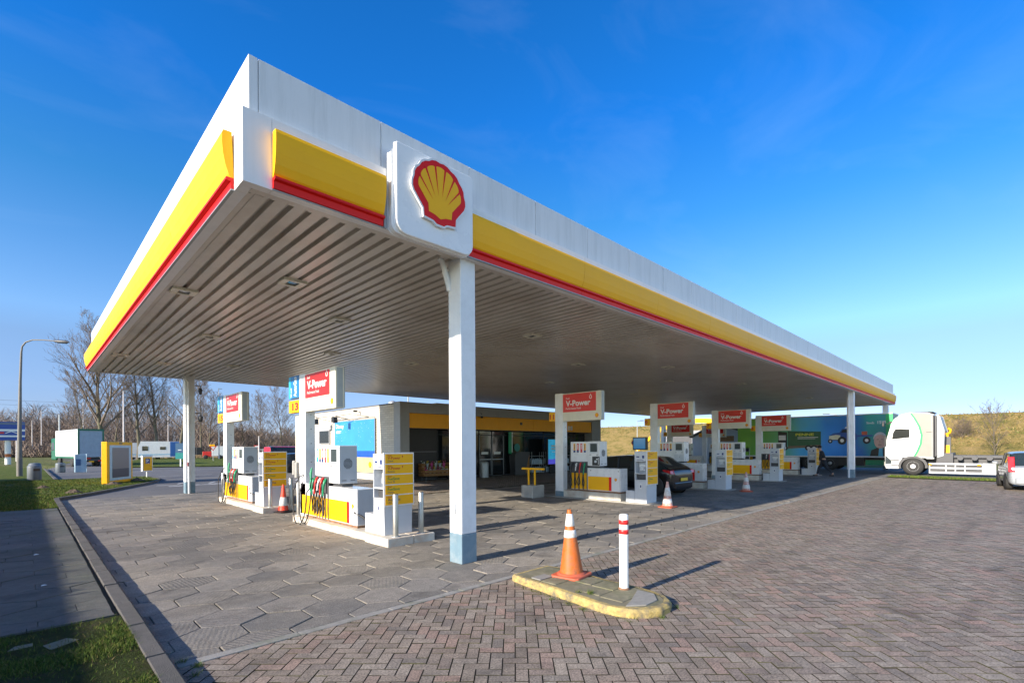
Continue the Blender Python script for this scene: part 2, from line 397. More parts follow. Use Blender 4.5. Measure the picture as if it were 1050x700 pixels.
# ================================================================== GROUND
def sheet(name, pts, z, m, label=None):
    mb = MB(); mb.add([(x, y, z) for x, y in pts], [tuple(range(len(pts)))])
    o = mb.build(name, m, kind='structure', fix=False)
    if o.data.polygons[0].normal.z < 0: o.data.flip_normals()
    return o
def disc(r, n=64, c=(0, 0)): return [(c[0] + r * math.cos(2 * math.pi * k / n), c[1] + r * math.sin(2 * math.pi * k / n)) for k in range(n)]
sheet('ground', disc(2600), -.03, field_m)
sheet('road', [(.84, 23.4), (50, 23.4), (50, 60), (21, 56), (13.9, 55.9), (8.9, 58.3), (6.4, 61), (9, 85), (22, 140), (18, 140), (4, 86), (1.2, 60), (.84, 51)], -.018, asphalt)
sheet('truck_lane', [(32, -40), (46, -40), (47.5, 5.6), (47.5, 23.39), (33.5, 23.39), (33.5, 4.55), (35.2, 4.4)], -.020, asphalt)
sheet('verge_road', [(-60, -40), (-12, -40), (-12, 140), (-60, 140)], -.020, asphalt)

sheet('brick_bed', [(.86, -9), (33.45, -9), (33.45, 4.79), (.86, 4.79)], -.0065, bed_m)
sheet('apron_bed', [(9.45, 16.0), (33.3, 16.0), (33.3, 22.5), (9.45, 22.5)], -.0075, bed_m)
# hexagonal slabs: one mesh of bevelled slabs laid on a dark bed
sheet('paving_bed', [(.84, -10), (33.5, -10), (33.5, 23.6), (.84, 23.6)], -.0135, bed_m)
def clip_poly(p, ax, lim, keep_greater):
    out = []
    for i in range(len(p)):
        a, b = p[i], p[(i + 1) % len(p)]
        ia = (a[ax] >= lim) if keep_greater else (a[ax] <= lim); ib = (b[ax] >= lim) if keep_greater else (b[ax] <= lim)
        if ia: out.append(a)
        if ia != ib:
            t = (lim - a[ax]) / (b[ax] - a[ax]); out.append(tuple(a[k] + t * (b[k] - a[k]) for k in range(2)))
    return out
def slab(mb, poly, z, cx, cy, tilt, g, bev, mi=0, side=0):
    """paver with a chamfered rim; g = half joint"""
    n = len(poly)
    if n < 3: return
    ctr = (sum(p[0] for p in poly) / n, sum(p[1] for p in poly) / n)
    def ins(p, d):
        dx, dy = p[0] - ctr[0], p[1] - ctr[1]; l = math.hypot(dx, dy)
        k = max(0, (l - d) / l) if l > 1e-6 else 1
        return (ctr[0] + dx * k, ctr[1] + dy * k)
    def hz(p): return z + (p[0] - cx) * tilt[0] + (p[1] - cy) * tilt[1]
    a = [ins(p, g) for p in poly]; t = [ins(p, g + bev) for p in poly]
    vs = [(p[0], p[1], z - .03) for p in a] + [(p[0], p[1], hz(p) - bev * .55) for p in a] + [(p[0], p[1], hz(p)) for p in t]
    fs = []
    for i in range(n):
        j = (i + 1) % n
        fs += [(i, j, n + j, n + i), (n + i, n + j, 2 * n + j, 2 * n + i)]
    mb.add(vs, [tuple(range(2 * n, 3 * n))] if side else fs + [tuple(range(2 * n, 3 * n))], mi)
    if side:
        o = len(mb.v) - len(vs)
        for f in fs: mb.f.append(tuple(i + o for i in f)); mb.m.append(side); mb.s.append(False)
rnd = random.Random(3)
mb = MB(); W, PY, S = .62, .483, .155
X0h, X1h, Y0h, Y1h = .86, 33.4, 4.915, 23.4
for j in range(-2, 42):
    for i in range(-2, 56):
        cx = 1.555 + W * i + (W / 2 if j % 2 else 0); cy = 5.865 + PY * j
        h = .322 / 2 * 1.0; v = .322
        if cx > 34 or cy > 24: continue
        p = [(cx + W / 2, cy - .155), (cx + W / 2, cy + .155), (cx, cy + v + .006), (cx - W / 2, cy + .155), (cx - W / 2, cy - .155), (cx, cy - v - .006)]
        if 9.3 < cx < 33 and 16.0 < cy < 23: continue
        p = clip_poly(p, 0, X0h, True); p = clip_poly(p, 0, X1h, False) if p else p
        p = clip_poly(p, 1, Y0h, True) if p else p; p = clip_poly(p, 1, Y1h, False) if p else p
        if len(p) < 3: continue
        slab(mb, p, .001 + rnd.uniform(-.002, .002), cx, cy, (rnd.gauss(-.002, .008), rnd.gauss(.003, .011)), .009, .005)
mb.build('hexagon_paving', hex_m, kind='structure')

# edging strip between slabs and brick
mb = MB(); x = .88
while x < 33.3:
    x2 = min(x + 1.0, 33.4); mb.box(x + .003, x2 - .003, 4.80, 4.905, -.03, .004 + rnd.uniform(-.001, .002)); x = x2
mb.build('edging_strip', stripm, kind='structure', bevel=.004, seg=1)

# herringbone clay pavers at 45 degrees
def herringbone(mb, x0, x1, y0, y1, hole=None):
    L_, Wd = .212, .106; c45 = math.cos(R(45)); s45 = math.sin(R(45))
    ext = max(x1 - x0, y1 - y0) * 1.05 + 1; mx_, my_ = (x0 + x1) / 2, (y0 + y1) / 2
    n = int(ext / Wd) + 2
    # 2:1 herringbone on the W-grid: cell (i,j) starts an H brick if (i-j)%4==0, a V brick if (i-j)%4==3 (covers (i,j),(i,j+1))
    for i in range(-n, n):
        for j in range(-n, n):
            k = (i - j) % 4
            if k == 0: w, h = 2, 1
            elif k == 3: w, h = 1, 2
            else: continue
            u0, v0 = i * Wd, j * Wd; uc, vc = u0 + w * Wd / 2, v0 + h * Wd / 2
            cx = mx_ + uc * c45 - vc * s45; cy = my_ + uc * s45 + vc * c45
            if cx < x0 - .12 or cx > x1 + .12 or cy < y0 - .12 or cy > y1 + .12: continue
            if hole and hole(cx, cy): continue
            g = .0042; a, b_ = w * Wd / 2 - g, h * Wd / 2 - g
            pl = [(-a, -b_), (a, -b_), (a, b_), (-a, b_)]
            pl = [(cx + u * c45 - v * s45, cy + u * s45 + v * c45) for u, v in pl]
            if cx < x0 + .12: pl = clip_poly(pl, 0, x0, True)
            if cx > x1 - .12 and pl: pl = clip_poly(pl, 0, x1, False)
            if cy < y0 + .12 and pl: pl = clip_poly(pl, 1, y0, True)
            if cy > y1 - .12 and pl: pl = clip_poly(pl, 1, y1, False)
            if len(pl) < 3: continue
            t = (rnd.gauss(0, .009), rnd.gauss(0, .009))
            near = cx < 14 and cy > -3
            slab(mb, pl, rnd.gauss(.001, .0014), cx, cy, t, .0002, .0016, 0, 1)
mb = MB(); herringbone(mb, .86, 33.4, -6.5, 4.79)
mb.build('brick_forecourt', [brick_m, bed_m], kind='structure')
mb = MB(); herringbone(mb, 9.45, 33.2, 16.05, 22.4)
mb.build('brick_shop_apron', [brick_m, bed_m], kind='structure')

# left kerb, walkway, lawn
mb = MB(); y = 2.0
while y < 23.5:
    y2 = min(y + 1.0, 23.6); x_ = rnd.uniform(-.004, .004); z_ = rnd.uniform(-.004, .004)
    mb.prism([(.70 + x_, -.05), (.855 + x_, -.05), (.850 + x_, .065 + z_), (.825 + x_, .085 + z_), (.70 + x_, .085 + z_)], 'y', y + .004, y2 - .004); y = y2
pts = [(.76, 23.7), (1.6, 25.2), (2.5, 27.0), (3.4, 28.9), (4.3, 30.8), (5.1, 32.9), (5.62, 35.2), (5.45, 37.4), (4.6, 38.25), (3, 38.35), (1.25, 38.35)]
def ribbon(mb, pts, w, z0, z1, mi=0):
    n = len(pts); V = []
    for i, p in enumerate(pts):
        a = Vector(pts[max(i - 1, 0)]); b = Vector(pts[min(i + 1, n - 1)]); d = (b - a).normalized(); q = Vector((-d.y, d.x)) * w / 2
        V += [(p[0] + q.x, p[1] + q.y, z0), (p[0] + q.x, p[1] + q.y, z1), (p[0] - q.x, p[1] - q.y, z1), (p[0] - q.x, p[1] - q.y, z0)]
    F = []
    for i in range(n - 1):
        for k in range(4): F.append((4 * i + k, 4 * i + (k + 1) % 4, 4 * i + 4 + (k + 1) % 4, 4 * i + 4 + k))
    mb.add(V, F + [(0, 1, 2, 3), (4 * n - 4, 4 * n - 3, 4 * n - 2, 4 * n - 1)], mi)
ribbon(mb, pts, .14, -.05, .085)
ribbon(mb, [(1.25, 38.4), (1.22, 45), (1.2, 51.3), (1.2, 60)], .14, -.05, .11)
mb.build('kerb', kerbm, kind='structure', bevel=.006, seg=1)

mb = MB()
for j in range(-4, 34):
    for i in range(-16, 3):
        cx = .39 + .62 * i + (.31 if j % 2 else 0); cy = 6.7 + .483 * j
        p = [(cx + .31, cy - .155), (cx + .31, cy + .155), (cx, cy + .328), (cx - .31, cy + .155), (cx - .31, cy - .155), (cx, cy - .328)]
        for ax, lim, g in ((0, .655, False), (0, -8, True), (1, 6.66, True), (1, 19.75, False)):
            if len(p) >= 3: p = clip_poly(p, ax, lim, g)
        if len(p) < 3: continue
        slab(mb, p, .074 + rnd.uniform(-.003, .003), cx, cy, (rnd.gauss(0, .005), rnd.gauss(0, .005)), .0025, .005)
x = -8
while x < .6:
    x2 = min(x + .8, .655); mb.box(x + .003, x2 - .003, 6.55, 6.65, 0, .080); x = x2
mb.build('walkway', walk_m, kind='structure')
sheet('walkway_bed', [(-8, 6.5), (.69, 6.5), (.69, 19.9), (-8, 19.9)], .052, bed_m)

def lawn(name, pts, z, m, res=.25, amp=.02):
    xs = [p[0] for p in pts]; ys = [p[1] for p in pts]
    from mathutils.geometry import tessellate_polygon
    mb = MB(); mb.add([(x, y, z) for x, y in pts], [tuple(range(len(pts)))])
    return mb.build(name, m, kind='structure')
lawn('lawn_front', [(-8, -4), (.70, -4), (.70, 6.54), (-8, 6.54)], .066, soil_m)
lawn('lawn', [(-8, 19.76), (.69, 19.76), (.69, 23.6), (1.5, 25.3), (2.4, 27.1), (3.3, 29), (4.2, 30.9), (5.0, 33), (5.52, 35.2), (5.35, 37.35), (4.5, 38.18), (1.13, 38.3), (1.13, 60), (-2, 75), (-8, 75)], .07, lawn_m)
lawn('lawn_island', [(6.6, 61), (8.9, 58.6), (13.9, 56.1), (21, 56.3), (50, 60.5), (60, 120), (25, 140), (22.5, 140), (9.3, 85)], .05, lawn_m)
lawn('grass_strip', [(32.2, -12), (33.2, -12), (35.3, 4.6), (33.6, 4.75), (32.9, 2.5)], .03, lawn_m)

def blades(name, n, region, z, hmin, hmax, w, seed, dens=None, lean=.6):
    rg = random.Random(seed); mb = MB(); c = 0
    while c < n:
        x, y = region(rg)
        if dens and rg.random() > dens(x, y): continue
        c += 1
        h = rg.uniform(hmin, hmax); a = rg.uniform(0, 6.283); dx, dy = math.cos(a) * w / 2, math.sin(a) * w / 2
        la = rg.uniform(0, 6.283); lx, ly = math.cos(la) * h * lean * rg.random(), math.sin(la) * h * lean * rg.random()
        o = len(mb.v)
        mb.v += [(x - dx, y - dy, z), (x + dx, y + dy, z), (x + lx * .4 + dx * .7, y + ly * .4 + dy * .7, z + h * .6), (x + lx * .4 - dx * .7, y + ly * .4 - dy * .7, z + h * .6), (x + lx, y + ly, z + h)]
        mb.f += [(o, o + 1, o + 2, o + 3), (o + 3, o + 2, o + 4)]; mb.m += [0, 0]; mb.s += [False, False]
    return mb.build(name, blade_m, kind='stuff', fix=False)
def dfront(x, y):
    q = noise.noise(Vector((x * 1.3, y * 1.3, 0)))
    bare = 1 if ((x - .15) ** 2 / .16 + (y - 6.0) ** 2 / .10) > 1 else .12
    return max(.05, min(1, .42 + q * 1.5)) * bare
g = blades('grass', 75000, lambda r: (r.uniform(-1.6, .70), r.uniform(3.2, 6.56)), .06, .012, .048, .0045, 1, dfront, 1.5)
tag(g, 'grass of the shaded lawn corner beside the kerb at the bottom left', 'grass')
def dl(x, y): return max(.1, min(1, .6 + noise.noise(Vector((x * .8, y * .8, 3))) * 1.2))
g = blades('grass', 42000, lambda r: (r.uniform(-1.5, 5.4), 19.8 + 19 * r.random() ** 1.3), .065, .02, .07, .016, 2,
           lambda x, y: (dl(x, y) if (x < .68 or (y > 23.6 + (x - .69) * 2.15 and y < 38.2)) else 0))
tag(g, 'sunlit lawn grass around the yellow notice board', 'grass')
g = blades('grass', 9000, lambda r: (r.uniform(32.2, 35.3), r.uniform(-6, 4.7)), .02, .03, .10, .02, 5,
           lambda x, y: 1 if abs(x - (33.9 + y * .16)) < .95 - .06 * abs(y - 1) else 0)
tag(g, 'narrow strip of short grass in front of the white lorry', 'grass')
# moss and weeds in the paving joints along the edging strip and traffic island
mb = MB(); rg = random.Random(9)
def tuft(x, y, z, n, h, w=.004, sp=.03):
    for _ in range(n):
        a = rg.uniform(0, 6.28); q = rg.random() * sp; px, py = x + q * math.cos(a), y + q * math.sin(a); hh = h * rg.uniform(.4, 1); b = rg.uniform(0, 6.28)
        dx, dy = math.cos(b) * w / 2, math.sin(b) * w / 2; la = rg.uniform(0, 6.28); lx, ly = math.cos(la) * hh * .7, math.sin(la) * hh * .7; o = len(mb.v)
        mb.v += [(px - dx, py - dy, z), (px + dx, py + dy, z), (px + lx, py + ly, z + hh)]; mb.f.append((o, o + 1, o + 2)); mb.m.append(0); mb.s.append(False)
for k in range(75): tuft(rg.uniform(.9, 5.6), 4.79 + rg.gauss(0, .012), -.01, 7, .022)
for k in range(90):
    t = rg.random(); tuft(4.56 - .15 * t + rg.gauss(-.02, .015), 4.55 - 1.9 * t, -.01, 8, .035)
for x, y, n in ((4.66, 3.42, 70), (4.6, 3.55, 25), (4.40, 3.55, 60), (4.36, 3.30, 70), (4.40, 3.8, 40), (4.5, 2.75, 50), (4.72, 2.55, 60), (1.0, 4.72, 80), (.93, 4.9, 70), (.95, 4.55, 60), (5.15, 2.6, 40)):
    tuft(x, y, .09 if 4.5 < x < 4.8 and y > 3.2 else -.01, n, .06, .005, .05)
o = mb.build('weeds', blade_m, kind='stuff', fix=False)
tag(o, 'moss and small weeds growing in the paving joints round the yellow-edged island', 'weeds')
# litter
def litter(loc, label, s=.05, m=whitep, grp=None):
    mb = MB(); r2 = random.Random(str(loc)); pts = [(r2.uniform(-1, 1) * s, r2.uniform(-1, 1) * s) for _ in range(4)]
    P = [(-s, -s * .6, 0), (s * .8, -s * .5, .004), (s, s * .6, 0), (-s * .7, s * .7, .006), (0, 0, s * .5)]
    mb.add(P, [(0, 1, 4), (1, 2, 4), (2, 3, 4), (3, 0, 4)])
    o = mb.build('litter_scrap', m, loc=loc, fix=False); tag(o, label, 'litter'); return o
litter((-.42, 4.45, .10), 'crumpled white paper scrap on the grass in the bottom left corner', .045)
litter((.12, 11.2, .08), 'small white litter scrap on the shaded walkway, farther one', .035)
litter((.16, 8.6, .08), 'small white litter scrap on the shaded walkway, nearer one', .03)

for (x, y, w_, l_, a, lb) in ((.20, 5.95, .13, .10, .9, 'larger'), (-.04, 6.10, .09, .06, .3, 'smaller')):
    mb = MB(); mb.prism([(-w_, -l_ * .4), (w_ * .7, -l_), (w_, l_ * .3), (-w_ * .2, l_)], 'z', 0, .012); o = mb.build('broken_slab', slabm, None, bevel=.005, loc=(x, y, .062)); o.rotation_euler = (0, 0, a); tag(o, 'broken flat concrete piece sunk in the grass at the bottom left, %s one' % lb, 'slab')
# road markings
mb = MB()
for k in range(5): mb.box(4.9 + k * .9, 5.45 + k * .9, 28.3 + k * .25, 28.55 + k * .25, -.014, -.0125)
ribbon(mb, [(4.6, 29.6), (9, 27.4), (14, 25.4)], .12, -.014, -.0125)
for k in range(7): ribbon(mb, [(5.6 + k * 1.3, 30.2 - k * .5), (6.1 + k * 1.3, 31.2 - k * .5)], .12, -.014, -.0115)
for k in range(6): ribbon(mb, [(6.2 + k * 1.9, 39.5), (7.4 + k * 1.9, 39.3)], .12, -.014, -.0125)
ribbon(mb, [(1.5, 52), (8, 50), (30, 48)], .12, -.014, -.0125)
mb.build('road_markings', markw, kind='structure')

# dike (grass bank) parallel to the station, beyond the truck lane
def dike():
    vs = []; fs = []; ny, ns = 110, 12
    prof = [(0, 0), (.06, .02), (.2, .14), (.35, .30), (.5, .46), (.65, .62), (.78, .76), (.88, .87), (.95, .95), (1.0, .99), (1.06, 1.0), (1.25, 1.0), (1.6, .4)]
    for j in range(ny + 1):
        y = -260 + j * 9.0 if j < 60 else -260 + 540 + (j - 60) * 14.0
        for k, (a, b) in enumerate(prof):
            q = noise.noise(Vector((y * .03, k * .5, 1.7))) * .5; q2 = noise.noise(Vector((y * .15, k * 1.3, 5))) * .18
            vs.append((76 + 16 * a + q * 2, y, -.05 + 6.1 * b + (q * .25 + q2) * (1 if k else 0)))
    n = len(prof)
    for j in range(ny):
        for k in range(n - 1): fs.append((j * n + k, j * n + k + 1, (j + 1) * n + k + 1, (j + 1) * n + k))
    mb = MB(); mb.add(vs, fs, 0, True)
    o = mb.build('grass_embankment', dike_m, kind='structure')
dike()
# tussocks on the bank
rg = random.Random(21); mb = MB()
for _ in range(26000):
    y = rg.uniform(-8, 110) if rg.random() < .8 else rg.uniform(-8, 40); t = rg.random(); x = 76.5 + 15.5 * t; z = 6.1 * max(0, min(1, (t - .06) * 1.06)) - .02
    h = rg.uniform(.10, .30); a = rg.uniform(0, 6.28); w = rg.uniform(.03, .10); dx, dy = math.cos(a) * w, math.sin(a) * w; o = len(mb.v)
    mb.v += [(x - dx, y - dy, z), (x + dx, y + dy, z), (x + rg.uniform(-.2, .2), y + rg.uniform(-.3, .3), z + h)]; mb.f.append((o, o + 1, o + 2)); mb.m.append(0 if rg.random() < .3 else 1); mb.s.append(False)
tuss = mat('dry_tussock', (.31, .225, .085), .9, var=.3, scale=.4)
tussg = mat('green_tussock', (.14, .16, .035), .9, var=.3, scale=.4)
o = mb.build('dry_grass', [tussg, tuss], kind='stuff', fix=False); tag(o, 'tufts of dry golden grass covering the long bank behind the lorries', 'grass')

# ================================================================== CANOPY
cx0, cy0, cx1, cy1 = 1.68, 5.80, 45.2, 24.2
ZF, ZB, ZT = 4.695, 5.50, 6.16
canopy = thing('station_canopy', 'long white petrol station canopy with yellow and red edge bands and shell emblem', 'canopy', (cx0, cy0, 0))
def L(v): return (v[0] - cx0, v[1] - cy0, v[2])
class CB(MB):
    def build(s, *a, **k):
        s.v = [(v[0] - cx0, v[1] - cy0, v[2]) for v in s.v]
        return MB.build(s, *a, **k)
# fascia box (lower white band)
mb = CB(); t = .12
def ring(mb, x0, y0, x1, y1, th, z0, z1, mi=0):
    mb.box(x0, x1, y0, y0 + th, z0, z1, mi); mb.box(x0, x1, y1 - th, y1, z0, z1, mi)
    mb.box(x0, x0 + th, y0 + th, y1 - th, z0, z1, mi); mb.box(x1 - th, x1, y0 + th, y1 - th, z0, z1, mi)
def panels_x(mb, x0, x1, y0, y1, z0, z1, step, g=.008, mi=0):
    x = x0
    while x < x1 - .01:
        x2 = min(x + step, x1); mb.box(x + g / 2, x2 - g / 2, y0, y1, z0, z1, mi); x = x2
def panels_y(mb, y0, y1, x0, x1, z0, z1, step, g=.008, mi=0):
    y = y0
    while y < y1 - .01:
        y2 = min(y + step, y1); mb.box(x0, x1, y + g / 2, y2 - g / 2, z0, z1, mi); y = y2
mb.box(cx0, cx0 + .30, cy0, cy0 + t, ZF, ZB); mb.box(cx0, cx0 + t, cy0 + t + .002, cy0 + .30, ZF, ZB)
panels_x(mb, cx0 + .30, cx1, cy0, cy0 + t, ZF, ZB, 2.9); panels_y(mb, cy0 + .30, cy1, cx0, cx0 + t, ZF, ZB, 2.9)
panels_x(mb, cx0, cx1, cy1 - t, cy1, ZF, ZB, 2.9); panels_y(mb, cy0 + .13, cy1 - .13, cx1 - t, cx1, ZF, ZB, 2.9)
ring(mb, cx0 + .03, cy0 + .03, cx1 - .03, cy1 - .03, .06, ZF + .01, ZB - .01)
mb.build('fascia_panel', white, canopy, bevel=.006)
mb = CB(); px0, py0, px1, py1 = cx0 + .09, cy0 + .09, cx1 - .09, cy1 - .09
mb.box(px0 + .01, px1 - .01, py0 + .02, py0 + .05, ZB - .02, ZT - .01); mb.box(px0 + .02, px0 + .05, py0 + .06, py1, ZB - .02, ZT - .01)
panels_x(mb, px0 + .10, px1, py0, py0 + .06, ZB - .02, ZT, 1.53, .010); panels_y(mb, py0 + .062, py1 - .062, px0, px0 + .06, ZB - .02, ZT, 1.53, .010)
mb.box(px0, px0 + .094, py0, py0 + .06, ZB - .02, ZT)
panels_x(mb, px0, px1, py1 - .06, py1, ZB - .02, ZT, 1.53); panels_y(mb, py0 + .062, py1 - .062, px1 - .06, px1, ZB - .02, ZT, 1.53)
mb.build('parapet', parapet_m, canopy, bevel=.004)
mb = CB(); mb.box(px0 + .062, px1 - .062, py0 + .062, py1 - .062, ZB - .3, ZB - .02); mb.build('roof_deck', roofm, canopy)
# soffit: trapezoidal sheet, ribs running front to back
mb = CB(); x = cx0 + .34; zs = ZF + .02; prof = [(cx0 + .16, zs)]; 
while x < cx1 - .4:
    prof += [(x, zs), (x + .012, zs + .055), (x + .070, zs + .055), (x + .082, zs)]; x += .22
prof.append((cx1 - .16, zs))
ys0, ys1 = cy0 + .26, cy1 - .2
vs = []; fs = []
for (a, b) in prof: vs += [(a, ys0, b), (a, (ys0 + ys1) / 2 - .004, b), (a, (ys0 + ys1) / 2 + .004, b + .004), (a, ys1, b)]
for i in range(len(prof) - 1):
    for k in range(3): fs.append((4 * i + k, 4 * i + k + 1, 4 * i + 4 + k + 1, 4 * i + 4 + k))
mb.add(vs, fs)
mb.box(cx0 + .13, cx1 - .13, cy0 + .13, cy0 + .17, ZF + .006, ZF + .06); mb.box(cx0 + .13, cx1 - .13, cy0 + .18, cy0 + .255, ZF + .014, ZF + .05)
mb.box(cx0 + .125, cx0 + .155, cy0 + .26, cy1 - .2, ZF + .006, ZF + .06)
mb.box(cx0 + .2, cx0 + .30, cy0 + .27, cy1 - .2, zs - .004, zs - .001)
mb.box(cx0 + .13, cx1 - .13, cy1 - .2, cy1 - .13, ZF + .01, ZF + .05); mb.box(cx1 - .16, cx1 - .13, cy0 + .26, cy1 - .2, ZF + .01, ZF + .05)
mb.build('soffit', soffit_m, canopy, fix=False)
# yellow and red bands
def band_prof():
    # outward distance, height  (outward positive)
    return [(.02, 5.345), (.105, 5.34), (.118, 5.30), (.118, 5.20), (.108, 5.08), (.085, 4.96), (.055, 4.87), (.03, 4.835), (.0, 4.83)]
def red_prof():
    return [(.0, 4.832), (.075, 4.832), (.082, 4.826), (.082, 4.80), (.07, 4.795), (.035, 4.79), (.03, 4.71), (.0, 4.71)]
def bandseg(name, m, prof, along, a, b, step, zoff=0):
    mb = CB(); x = a
    while x < b - .01:
        x2 = min(x + step, b)
        if along == 'x': mb.prism([(cy0 - .001 - d, h) for d, h in prof], 'x', x + .003, x2 - .003, 0, False)
        else: mb.prism([(cx0 - .001 - d, h) for d, h in prof], 'y', x + .003, x2 - .003, 0, False)
        x = x2
    o = mb.build(name, m, canopy, bevel=0)
    return o
for pr, nm, m in ((band_prof(), 'yellow_band', yellow), (red_prof(), 'red_band', red)):
    bandseg(nm, m, pr, 'x', cx0 + .30, 3.36, 3); bandseg(nm, m, pr, 'x', 4.80, cx1 - .25, 2.82)
    bandseg(nm, m, pr, 'y', cy0 + .31, cy1 - .02, 2.82)
# thin white lip below the red
mb = CB(); mb.box(3.37, 3.41, cy0 - .035, cy0, ZF, 5.35); mb.box(cx0 + .3, 3.36, cy0 - .012, cy0, ZF - .002, ZF + .012); mb.box(4.80, cx1, cy0 - .035, cy0, ZF - .003, ZF + .012); mb.box(cx0 - .035, cx0, cy0 + .31, cy1, ZF - .003, ZF + .012)
mb.build('drip_edge', greymetal, canopy)
# emblem sign box
def rrect(x0, x1, z0, z1, rb, rt):
    p = []
    for cx_, cz_, a0, r_ in ((x1 - rb, z0 + rb, -90, rb), (x1 - rt, z1 - rt, 0, rt), (x0 + rt, z1 - rt, 90, rt), (x0 + rb, z0 + rb, 180, rb)):
        for k in range(6):
            a = R(a0 + 90 * k / 5); p.append((cx_ + r_ * math.cos(a), cz_ + r_ * math.sin(a)))
    return p
mb = CB(); YP = cy0 - .17
mb.prism(rrect(3.47, 4.78, 4.64, 5.83, .16, .03), 'y', YP, YP + .055)
mb.prism(rrect(3.44, 4.765, 4.655, 5.72, .10, .02), 'y', YP + .056, YP + .16)
sb = mb.build('emblem_board', whiteb, canopy, bevel=.012)
mb = CB(); emblem(mb, (4.145, YP, 5.345), X_, Z_, -Y_, .445, 0, 1, 2, .045)
mb.build('shell_emblem', [red, yellow, whitec], sb)
sb['label'] = 'white rounded board with red and yellow scallop shell emblem'
# columns
def column(x, y, w, pipe=None, top=ZF + .03):
    mb = CB(); mb.box(x, x + w, y, y + w, .46, top); c = mb.build('column', colwhite, canopy, bevel=.012)
    mb = CB(); mb.box(x - .002, x + w + .002, y - .002, y + w + .002, 0, .46); mb.build('painted_foot', greyfoot, c, bevel=.012)
    if pipe:
        mb = CB(); mb.tube(pipe, .042, 12); mb.build('downpipe', colwhite, c)
    return c
c1 = column(4.74, 5.89, .30)
mb = CB(); mb.tube([(4.56, 6.17, 4.72), (4.62, 6.17, 4.66), (4.74, 6.17, 4.30), (4.75, 6.17, 4.25)], .045, 12); mb.build('pipe_elbow', colwhite, c1)
mb = CB(); mb.box(4.70, 4.74, 6.02, 6.12, .78, .92); mb.build('socket_box', whitep, c1, bevel=.01)
c2 = column(4.55, 23.2, .34, [(4.50, 23.12, 4.72), (4.52, 23.10, 4.62), (4.66, 23.12, 4.45), (4.66, 23.12, 0)])
mb = CB(); mb.box(4.93, 5.13, 23.15, 23.45, 1.55, 1.85); mb.build('control_box', darkgrey, c2, bevel=.01)
for zz, rr in ((4.22, .07), (3.1, .09)):
    mb = CB(); mb.tube([(4.88, 23.3, zz + .15), (5.1, 23.25, zz + .15), (5.1, 23.25, zz)], .02, 6)
    mb.lathe([(.0, -.22), (rr * .7, -.20), (rr, -.08), (rr, 0), (rr * .6, .04), (0, .05)], (5.1, 23.25, zz)); mb.build('camera', darkgrey, c2)
mb = CB(); mb.box(4.6, 4.63, 23.06, 23.10, 1.1, 1.25); mb.build('notice', redink, c2)
column(32.05, 5.9, .32, [(31.98, 6.12, 4.7), (31.98, 6.12, 0)]); column(43.7, 6.0, .32); column(43.2, 23.0, .34); column(17.2, 21.5, .30)
# recessed lamps
for (x, y) in ((2.09, 10.69), (3.34, 8.83), (5.09, 10.69), (3.4, 14.56), (2.1, 19.3), (3.36, 20.31), (5.23, 19.31), (6.74, 14.65), (9.51, 14.54), (9.45, 8.76), (13.95, 10.72), (16.93, 14.62), (16.87, 8.82), (24.0, 8.83), (34.43, 8.64), (24, 14.6), (31, 14.6), (20.5, 10.7)):
    mb = CB(); z = ZF + .015
    mb.box(x - .20, x + .20, y - .17, y - .12, z - .035, z + .02); mb.box(x - .20, x + .20, y + .12, y + .17, z - .035, z + .02)
    mb.box(x - .20, x - .09, y - .12, y + .12, z - .03, z + .02); mb.box(x + .09, x + .20, y - .12, y + .12, z - .03, z + .02)
    c = mb.build('ceiling_lamp', cream, canopy, bevel=.004)
    mb = CB(); mb.box(x - .088, x + .088, y - .118, y + .118, z - .012, z + .01); mb.build('lens', screen_m, c)
